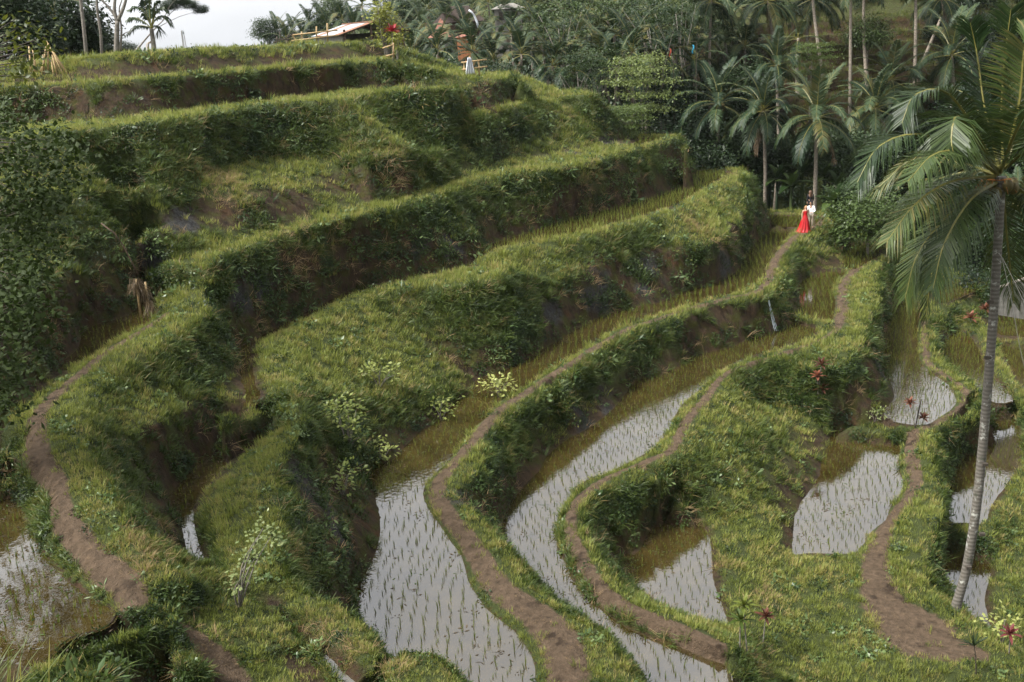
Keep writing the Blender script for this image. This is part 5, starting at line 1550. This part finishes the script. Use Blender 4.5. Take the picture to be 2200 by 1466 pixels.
# distant mast
q = PD(391, 66, 420); gb = drop(q.x, q.y); root = empty('lattice_mast', gb); stag(root, 'slim lattice radio mast far off on the skyline', 'mast')
Hm = q.z - gb.z
for k in range(3):
    a = k * 2.094
    MB().tube([(1.1 * math.cos(a), 1.1 * math.sin(a), -1), (.6 * math.cos(a), .6 * math.sin(a), Hm)], .12, 4).build('leg', M['plaster'], root)
mb = MB()
for j in range(26):
    z0, z1 = Hm * j / 26, Hm * (j + 1) / 26
    for k in range(3):
        a, b_ = k * 2.094, (k + 1) * 2.094
        s0 = 1.1 - .5 * j / 26
        mb.tube([(s0 * math.cos(a), s0 * math.sin(a), z0), (s0 * math.cos(b_), s0 * math.sin(b_), z1)], .06, 3)
mb.build('bracing', M['plaster'], root)
for z in (.93, .97): MB().box((.5, -.5, Hm * z), (.5, .4, 1.4)).build('antenna', M['cloth'], root)
# temple pavilion and houses on the hazy hillside
def roofed(u, v, dep, w, d_, hw, hr, label, wall, roof, name='pavilion', curved=False):
    c = PD(u, v, dep); g = drop(c.x, c.y)
    base = max(g.z, c.z - hr - hw)
    root = empty(name, Vector((c.x, c.y, g.z))); stag(root, label, 'building')
    z0 = c.z - hr - g.z
    MB().box((0, 0, z0 / 2), (w * .8, d_ * .8, z0)).build('wall', wall, root)
    mb = MB()
    prof = [(1.0, 0), (.62, .28), (.36, .58), (.12, 1.0)] if curved else [(1.0, 0), (.35, 1.0)]
    for s, z in prof:
        mb.V += [(x * w / 2 * s, y * d_ / 2 * (s if curved else 1 - (1 - s) * .5), z0 + hr * z) for x, y in ((-1, -1), (1, -1), (1, 1), (-1, 1))]
    for j in range(len(prof) - 1):
        for i in range(4):
            a, b_ = 4 * j + i, 4 * j + (i + 1) % 4
            mb.F.append((a, b_, b_ + 4, a + 4)); mb.I.append(0)
    mb.F += [(3, 2, 1, 0), tuple(4 * (len(prof) - 1) + k for k in range(4))]; mb.I += [0, 0]
    mb.build('roof', roof, root)
    return root, z0
rt, z0 = roofed(947, 44, 104, 2.9, 2.9, 2, 1.7, 'small pavilion with a curved red-brown pointed roof among the hazy palms', M['plaster'], M['tile'], 'pavilion', True)
MB().ball((0, 0, z0 + 1.75), .12, 6, 4).build('finial', M['tile'], rt)
rt, z0 = roofed(986, 14, 112, 6.0, 5, 2.5, 1.7, 'building with a broad dark thatched roof beside the red pavilion', M['timber'], M['thatch'], 'house')
for a in (-1.6, 0, 1.6): MB().box((a, -2.03, z0 - .9), (.8, .06, 1.0)).build('window', M['darkbark'], rt)
rt, z0 = roofed(1090, 8, 118, 4, 4, 2.5, .6, 'small pale-roofed house high among the hazy palms', M['plaster'], M['plaster'], 'house')
for a in (-.8, .8): MB().box((a, -1.63, z0 - .8), (.6, .06, .9)).build('window', M['darkbark'], rt)
rt, z0 = roofed(1000, 74, 98, 2.2, 1.2, 1.4, .25, 'low orange brick wall with a tiled coping below the red pavilion', M['brick'], M['tile'], 'garden_wall')
pole_thing('ceremonial_banner', 'tall curved white ceremonial banner pole above the palms', 'banner', [('pole', [(1028, 60), (1025, 48), (1020, 36), (1013, 26), (1007, 22)])], 96, mat='cloth', rad=.10)
for u, v, mat_, lab in ((1489, 106, (.03, .22, .34), 'strip of bright blue cloth hanging among the dark trees'), (1440, 114, (.30, .06, .03), 'small orange-red cloth hanging in the dark trees')):
    p = PD(u, v, 84); root = empty('cloth_strip', Vector((p.x, p.y, p.z))); stag(root, lab, 'cloth')
    mb = MB()
    for j in range(7):
        for i in range(3):
            mb.V.append((.06 * (i - 1) + .06 * math.sin(j), .05 * math.sin(j * 1.3 + i), .36 - .12 * j))
    for j in range(6):
        for i in range(2):
            q = j * 3 + i; mb.F.append((q, q + 1, q + 4, q + 3)); mb.I.append(0)
    o = mb.build('cloth_sheet', plain('dyed_cloth', mat_, .8), root, True); o.modifiers.new('thick', 'SOLIDIFY').thickness = .012
    MB().tube([(-.3, 0, .62), (.3, 0, .62)], .02, 4).build('hanger', M['darkbark'], root)
    MB().tube([(.28, 0, .62), (.30, .05, drop(p.x + .3, p.y).z - p.z)], .03, 5).build('pole', M['darkbark'], root)
# grey fence panel at the right edge and the swing ropes
gf = drop(PY(2172, 660, 50).x, 50); root = empty('fence_panel', gf); stag(root, 'slanting grey sheet fence panel with a pale rail beside the big palm', 'fence')
A_, B_, C_, D_ = (PY(q[0], q[1], 50) - gf for q in ((2140, 620), (2230, 588), (2230, 668), (2140, 652)))
n = 10
for i in range(n):
    s0, s1 = i / n, (i + 1) / n - .01
    mb = MB(); b = 0
    for off in (0, .04):
        mb.V += [(A_.lerp(B_, s0) + Vector((0, off, 0)))[:], (A_.lerp(B_, s1) + Vector((0, off, 0)))[:], (D_.lerp(C_, s1) + Vector((0, off, -.6)))[:], (D_.lerp(C_, s0) + Vector((0, off, -.6)))[:]]
    mb.F = [(0, 1, 2, 3), (7, 6, 5, 4), (0, 4, 5, 1), (1, 5, 6, 2), (2, 6, 7, 3), (3, 7, 4, 0)]; mb.I = [0] * 6
    mb.build('sheet', M['plaster'], root)
MB().tube([A_ + Vector((0, -.06, 0)), B_ + Vector((0, -.06, 0))], .09, 6).build('rail', M['bark'], root)
M['rope'] = plain('rope', (.24, .23, .20), .9)
for lab, st_ in (('pale rope running down from the big palm trunk past the grey fence panel', [(2136, 546, -.3), (2152, 552, -.4), (2200, 650, -1.2), (2240, 740, -2)]), ('second thin rope hanging slack below the first from the palm trunk', [(2152, 552, -.4), (2172, 640, -.7), (2190, 740, -1), (2215, 850, -1.4)])):
    P0 = PY(st_[0][0], st_[0][1], NY + st_[0][2]); root = empty('rope', P0); stag(root, lab, 'rope')
    MB().tube(curve([PY(q[0], q[1], NY + q[2]) - P0 for q in st_], 12), .011, 5).build('cord', M['rope'], root)
# trickle of water down the bank
wt, wb = ground(1650, 640), ground(1672, 712)
root = empty('waterfall', wt); stag(root, 'thin white trickle of water falling down the bank into the paddy below', 'waterfall')
m, t, b = new_mat('falling_water'); b.inputs['Base Color'].default_value = (.45, .50, .55, 1); b.inputs['Roughness'].default_value = .25
for k in range(3):
    Pn = [ground(1650 + 17 * s ** 1.3 + (k - 1) * (.5 + 3 * s), 640 + 72 * s) - wt + Vector((0, -.10, .04)) for s in (0, .15, .3, .45, .6, .75, .9, 1)]
    MB().tube(curve(Pn, 12), [.014 * rnd.uniform(.5, 1.5) for _ in range(13)], 5).build('stream', m, root, True)

# bits of leaf and straw floating on the paddies
LITTER = foliage('floating_litter', (.03, .022, .012), (.12, .09, .055), trans=.1, rough=.8)
DB = []
for k in range(3):
    mb = MB()
    for i in range(9):
        a, x, y = rnd.uniform(0, 6.28), rnd.gauss(0, .22), rnd.gauss(0, .22)
        l, w_ = rnd.uniform(.02, .07), rnd.uniform(.006, .02)
        c, s_ = math.cos(a), math.sin(a)
        b = len(mb.V)
        mb.V += [(x - c * l, y - s_ * l, 0), (x - s_ * w_, y + c * w_, .004), (x + c * l, y + s_ * l, 0), (x + s_ * w_, y - c * w_, .004)]
        mb.F.append((b, b + 1, b + 2, b + 3)); mb.I.append(0)
    DB.append(mb.mesh('debris', [LITTER if k < 2 else M['weed']]))
SRC_DB = src_collection('src_debris', DB)
q_ = []
for nm, cnt in (('p6', 190), ('p9', 60), ('p4f', 45), ('ch2', 50), ('p7', 120), ('p8', 30), ('p10', 40), ('p4l', 30), ('p5l', 30)):
    zw, P = POOLS[nm]
    A = np.array([p[:] for p in P]); lo, hi = A.min(0), A.max(0)
    r = np.random.default_rng(cnt)
    x, y = r.uniform(lo[0], hi[0], cnt * 8), r.uniform(lo[1], hi[1], cnt * 8)
    k = inpoly(x, y, A)
    q_ += [(a, b_, zw + .006) for a, b_ in zip(x[k][:cnt], y[k][:cnt])]
r = np.random.default_rng(6); n = len(q_)
scatter_object('floating_debris', SRC_DB, q_, np.stack([np.zeros(n), np.zeros(n), r.uniform(0, 6.28, n)], 1), r.uniform(.6, 1.5, n), r.integers(0, 3, n), r.uniform(0, .4, n))
# ---------------------------------------------------------------- people
def skin_part(name, J, E, mat, parent, root_j, sub=2):
    names = list(J)
    me = bpy.data.meshes.new(name)
    me.from_pydata([J[k][:3] for k in names], [(names.index(a), names.index(b)) for a, b in E], [])
    me.materials.append(mat)
    o = link_mesh(name, me, None, parent)
    o.modifiers.new('skin', 'SKIN').use_smooth_shade = True
    for i, k in enumerate(names):
        sv = me.skin_vertices[0].data[i]
        rr = J[k][3]
        sv.radius = rr if isinstance(rr, tuple) else (rr, rr)
        sv.use_root = (k == root_j)
    s = o.modifiers.new('sub', 'SUBSURF'); s.levels = s.render_levels = sub
    return o
M['skin'] = plain('skin', (.46, .28, .19), .55, .08)
M['skin2'] = plain('skin_tan', (.33, .19, .12), .55, .08)
M['dress'] = plain('red_dress', (.30, .007, .009), .45, .15, 5)
M['shirt'] = plain('white_shirt', (.78, .78, .76), .8, .05)
M['trousers'] = plain('beige_trousers', (.40, .33, .25), .85, .1)
M['hair_blond'] = plain('blond_hair', (.30, .17, .07), .5, .3, 20)
M['hair_dark'] = plain('dark_hair', (.018, .013, .010), .5, .3, 20)
M['hair_brown'] = plain('brown_hair', (.075, .040, .022), .5, .35, 20)
M['black'] = plain('black_cloth', (.012, .012, .014), .85, .2)
def hand(J, E, w, d, side, s=1.0):
    """five unequal fingers rooted in the palm"""
    d = Vector(d).normalized(); sd = Vector(side).normalized()
    p0 = Vector(J[w][:3])
    palm = p0 + d * .07 * s
    J[w + '_palm'] = (*palm, .028 * s); E.append((w, w + '_palm'))
    for k, (o_, ln) in enumerate(((-.025, .06), (-.009, .075), (.008, .07), (.024, .055))):
        a = palm + sd * o_ + d * .03; b = a + d * ln * .55 + Vector((0, 0, -.004)); c = b + d * ln * .45 + Vector((0, 0, -.014))
        for q, pp, rr in ((0, a, .010), (1, b, .009), (2, c, .007)):
            J['%s_f%d%d' % (w, k, q)] = (*pp, rr)
        E += [(w + '_palm', '%s_f%d0' % (w, k)), ('%s_f%d0' % (w, k), '%s_f%d1' % (w, k)), ('%s_f%d1' % (w, k), '%s_f%d2' % (w, k))]
    a = palm - sd * .035 - d * .01; b = a - sd * .02 + d * .03
    J[w + '_t0'] = (*a, .011); J[w + '_t1'] = (*b, .009)
    E += [(w + '_palm', w + '_t0'), (w + '_t0', w + '_t1')]
def face(parent, c, fwd, r_):
    """eyes, mouth and ears on the head; fwd points out of the face"""
    f = Vector(fwd).normalized(); s = f.cross(Vector((0, 0, 1))).normalized(); c = Vector(c)
    for k in (-1, 1):
        MB().ball(c + f * r_ * .92 + s * k * r_ * .38 + Vector((0, 0, r_ * .12)), .011, 6, 4, 0, (1.2, 1, .7)).build('eye', M['hair_dark'], parent, True)
        MB().ball(c + s * k * r_ * 1.0 + Vector((0, 0, r_ * .02)), .022, 6, 5, 0, (.5, .7, 1.2)).build('ear', parent.data.materials[0], parent, True)
    MB().ball(c + f * r_ * .93 - Vector((0, 0, r_ * .55)), .016, 6, 4, 0, (1.4, .6, .5)).build('mouth', plain('lips', (.35, .10, .08), .5), parent, True)
def hair_cap(name, mat, parent, c, r_, fwd, strands, length, seed, n=0):
    f = Vector(fwd).normalized(); c = Vector(c)
    mb = MB()
    b = len(mb.V); nu, nv = 12, 7
    for j in range(nv + 1):
        th = math.pi * .62 * j / nv
        for i in range(nu):
            ph = 6.283 * i / nu
            d = Vector((math.sin(th) * math.cos(ph), math.sin(th) * math.sin(ph), math.cos(th)))
            k = 1.0 if d.dot(f) < .35 or d.z > .55 else .72
            mb.V.append((c - f * .012 + d * r_ * 1.12 * k)[:])
    for j in range(nv):
        for i in range(nu):
            q, w = b + j * nu + i, b + j * nu + (i + 1) % nu
            mb.F.append((q, q + nu, w + nu, w)); mb.I.append(0)
    r = random.Random(seed)
    s = f.cross(Vector((0, 0, 1))).normalized()
    for k in range(strands):
        a = r.uniform(-1.25, 1.25)
        d = (-f * math.cos(a) + s * math.sin(a)) * r_ * 1.02
        p0 = c + d * .8 + Vector((0, 0, r_ * .5))
        L_ = length * r.uniform(.8, 1.05)
        mb.tube([p0, c + d * 1.1 - Vector((0, 0, r_ * .4)), c + d * 1.15 - Vector((0, 0, L_ * .6)) , c + d * 1.0 - Vector((0, 0, L_))], [.022, .026, .024, .006], 5)
    return mb.build(name, mat, parent, True)
# woman in the red dress
wp = ground(1729, 497)
root = empty('person', wp); stag(root, 'person with long fair hair in a flowing red evening dress standing on the path', 'person')
J = dict(pelvis=(0, 0, .95, .12), waist=(0, 0, 1.09, .10), chest=(.005, 0, 1.25, (.125, .10)), neckb=(.01, 0, 1.40, .055), neck=(.02, -.005, 1.46, .045), head=(.035, -.015, 1.555, (.078, .085)), top=(.035, -.005, 1.635, .06), nose=(.045, -.10, 1.55, .012),
    sl=(-.15, 0, 1.37, .048), el=(-.20, .02, 1.11, .035), wl=(-.215, -.03, .90, .025), sr=(.15, .02, 1.37, .048), er=(.22, .06, 1.16, .035), wr=(.20, .06, 1.32, .025),
    hl=(-.08, 0, .88, .085), kl=(-.09, 0, .48, .06), al=(-.09, .02, .09, .038), tl=(-.10, -.10, .035, .03), hr=(.08, 0, .88, .085), kr=(.09, 0, .48, .06), ar=(.09, .02, .09, .038), tr=(.10, -.10, .035, .03))
E = [('pelvis', 'waist'), ('waist', 'chest'), ('chest', 'neckb'), ('neckb', 'neck'), ('neck', 'head'), ('head', 'top'), ('head', 'nose'), ('chest', 'sl'), ('sl', 'el'), ('el', 'wl'), ('chest', 'sr'), ('sr', 'er'), ('er', 'wr'), ('pelvis', 'hl'), ('hl', 'kl'), ('kl', 'al'), ('al', 'tl'), ('pelvis', 'hr'), ('hr', 'kr'), ('kr', 'ar'), ('ar', 'tr')]
hand(J, E, 'wl', (0, -.05, -1), (0, 1, 0)); hand(J, E, 'wr', (.3, .1, .9), (0, 1, 0))
body = skin_part('body', J, E, M['skin'], root, 'pelvis')
face(body, (.037, -.018, 1.56), (.1, -1, 0), .082)
hair_cap('hair', M['hair_blond'], root, (.035, -.005, 1.575), .092, (.1, -1, 0), 26, .38, 2)
mb = MB(); n = 44
for j, (z, rx, ry, ox, oy, pl) in enumerate(((1.34, .115, .085, 0, 0, 0), (1.27, .142, .125, 0, 0, .01), (1.17, .125, .115, 0, 0, .01), (1.08, .115, .112, 0, 0, .01), (.98, .155, .145, 0, 0, .03), (.80, .20, .185, -.01, -.01, .06), (.58, .255, .23, -.03, -.02, .10), (.36, .29, .27, -.05, -.04, .13), (.16, .34, .31, -.08, -.06, .16), (.03, .40, .35, -.11, -.08, .18), (.005, .44, .38, -.13, -.10, .18))):
    for i in range(n):
        a = 6.28318 * i / n
        k = 1 + pl * math.sin(a * 11 + j * .25) + pl * .5 * math.sin(a * 5 + 1)
        mb.V.append((ox + rx * k * math.cos(a), oy + ry * k * math.sin(a), z))
for j in range(10):
    for i in range(n):
        q, w = j * n + i, j * n + (i + 1) % n
        mb.F.append((q, w, w + n, q + n)); mb.I.append(0)
mb.build('dress', M['dress'], root, True)
sb = MB()
for k in (-1, 1):
    sb.tube([(k * .09, -.10, 1.31), (k * .10, -.02, 1.43), (k * .09, .09, 1.31)], .014, 5)
sb.build('strap', M['dress'], root, True)
# man in the white shirt
mp_ = ground(1741, 491)
root = empty('person', mp_); stag(root, 'person in a white shirt and beige trousers embracing the one in the red dress', 'person')
J = dict(pelvis=(0, 0, .98, .125), waist=(0, 0, 1.10, .125), chest=(-.01, 0, 1.32, (.155, .12)), neckb=(-.02, 0, 1.48, .065), neck=(-.03, -.01, 1.55, .055), head=(-.05, -.02, 1.655, (.082, .09)), top=(-.05, -.01, 1.745, .062), nose=(-.075, -.115, 1.65, .013),
    sl=(-.19, -.01, 1.43, .06), el=(-.27, -.12, 1.20, .045), wl=(-.36, -.10, 1.02, .03), sr=(.19, 0, 1.43, .06), er=(.25, -.06, 1.16, .045), wr=(.03, -.21, 1.08, .03),
    hl=(-.09, 0, .92, .09), kl=(-.10, -.02, .50, .065), al=(-.10, .03, .10, .045), tl=(-.12, -.12, .04, .04), hr=(.09, 0, .92, .09), kr=(.10, -.03, .50, .065), ar=(.11, .02, .10, .045), tr=(.13, -.13, .04, .04))
hand(J, E2 := [e for e in E if '_' not in e[0] + e[1]], 'wl', (-.4, .1, -.5), (0, 1, 0)); hand(J, E2, 'wr', (-1, -.05, -.1), (0, 0, 1))
body = skin_part('body', J, E2, M['skin2'], root, 'pelvis')
face(body, (-.053, -.022, 1.66), (-.25, -1, 0), .086)
hair_cap('hair', M['hair_dark'], root, (-.05, 0, 1.68), .092, (-.25, -1, .25), 0, 0, 3)
g_ = .016
JS = {k: (*J[k][:3], tuple(x + g_ for x in J[k][3]) if isinstance(J[k][3], tuple) else J[k][3] + g_) for k in ('pelvis', 'waist', 'chest', 'sl', 'el', 'sr', 'er', 'wl', 'wr')}
JS['col'] = (-.02, 0, 1.47, .085)
skin_part('shirt', JS, [('pelvis', 'waist'), ('waist', 'chest'), ('chest', 'col'), ('chest', 'sl'), ('sl', 'el'), ('el', 'wl'), ('chest', 'sr'), ('sr', 'er'), ('er', 'wr')], M['shirt'], root, 'waist')
JT = {k: (*J[k][:3], J[k][3] + .018) for k in ('pelvis', 'hl', 'kl', 'al', 'hr', 'kr', 'ar')}
skin_part('trousers', JT, [('pelvis', 'hl'), ('hl', 'kl'), ('kl', 'al'), ('pelvis', 'hr'), ('hr', 'kr'), ('kr', 'ar')], M['trousers'], root, 'pelvis')
for k in (-1, 1): MB().ball((k * .115, -.06, .045), .05, 8, 5, 0, (.95, 2.5, .95)).build('shoe', M['hair_brown'], root, True)
# person seen from behind on the far path
tp = PH(1740, 459.5, 13.55); tp = drop(tp.x, tp.y)
root = empty('person', tp); stag(root, 'person in dark clothes with long brown hair seen from behind the embracing couple', 'person')
J = dict(pelvis=(0, 0, .93, .125), waist=(0, 0, 1.06, .11), chest=(0, 0, 1.24, (.14, .11)), neckb=(0, 0, 1.38, .055), neck=(0, .01, 1.44, .048), head=(0, .02, 1.54, (.08, .088)), top=(0, .01, 1.625, .06), nose=(0, .11, 1.53, .012),
    sl=(-.17, 0, 1.35, .052), el=(-.22, -.02, 1.08, .038), wl=(-.20, .06, .86, .027), sr=(.17, 0, 1.35, .052), er=(.22, -.02, 1.08, .038), wr=(.20, .06, .86, .027),
    hl=(-.085, 0, .87, .09), kl=(-.09, .01, .47, .06), al=(-.10, -.02, .09, .04), tl=(-.10, .11, .035, .035), hr=(.085, 0, .87, .09), kr=(.09, .01, .47, .06), ar=(.10, -.02, .09, .04), tr=(.10, .11, .035, .035))
E3 = [e for e in E if '_' not in e[0] + e[1]]
hand(J, E3, 'wl', (0, .1, -1), (0, 1, 0)); hand(J, E3, 'wr', (0, .1, -1), (0, 1, 0))
body = skin_part('body', J, E3, M['skin'], root, 'pelvis')
face(body, (0, .02, 1.54), (0, 1, 0), .085)
hair_cap('hair', M['hair_brown'], root, (0, .015, 1.56), .094, (0, 1, 0), 40, .62, 6)
JS = {k: (*J[k][:3], tuple(x + g_ for x in J[k][3]) if isinstance(J[k][3], tuple) else J[k][3] + g_) for k in ('pelvis', 'waist', 'chest', 'sl', 'el', 'sr', 'er', 'wl', 'wr')}
skin_part('jacket', JS, [('pelvis', 'waist'), ('waist', 'chest'), ('chest', 'sl'), ('sl', 'el'), ('el', 'wl'), ('chest', 'sr'), ('sr', 'er'), ('er', 'wr')], M['black'], root, 'waist')
JT = {k: (*J[k][:3], J[k][3] + .018) for k in ('pelvis', 'hl', 'kl', 'al', 'hr', 'kr', 'ar')}
skin_part('trousers', JT, [('pelvis', 'hl'), ('hl', 'kl'), ('kl', 'al'), ('pelvis', 'hr'), ('hr', 'kr'), ('kr', 'ar')], M['black'], root, 'pelvis')
for k in (-1, 1): MB().ball((k * .10, .05, .045), .048, 8, 5, 0, (.95, 2.4, .95)).build('shoe', M['hair_dark'], root, True)

# ---------------------------------------------------------------- the air
HB = MB().box(((0), 600, 40), (3600, 2400, 100))
hz = HB.build('haze', bpy.data.materials.new('haze'))
stag(hz, kind='stuff')
m = hz.data.materials[0]; m.use_nodes = True; t = m.node_tree; t.nodes.clear()
o_ = t.nodes.new('ShaderNodeOutputMaterial'); pv = t.nodes.new('ShaderNodeVolumePrincipled')
pv.inputs['Color'].default_value = (.86, .93, .97, 1); pv.inputs['Density'].default_value = .00006; pv.inputs['Anisotropy'].default_value = .0
t.links.new(pv.outputs[0], o_.inputs['Volume'])
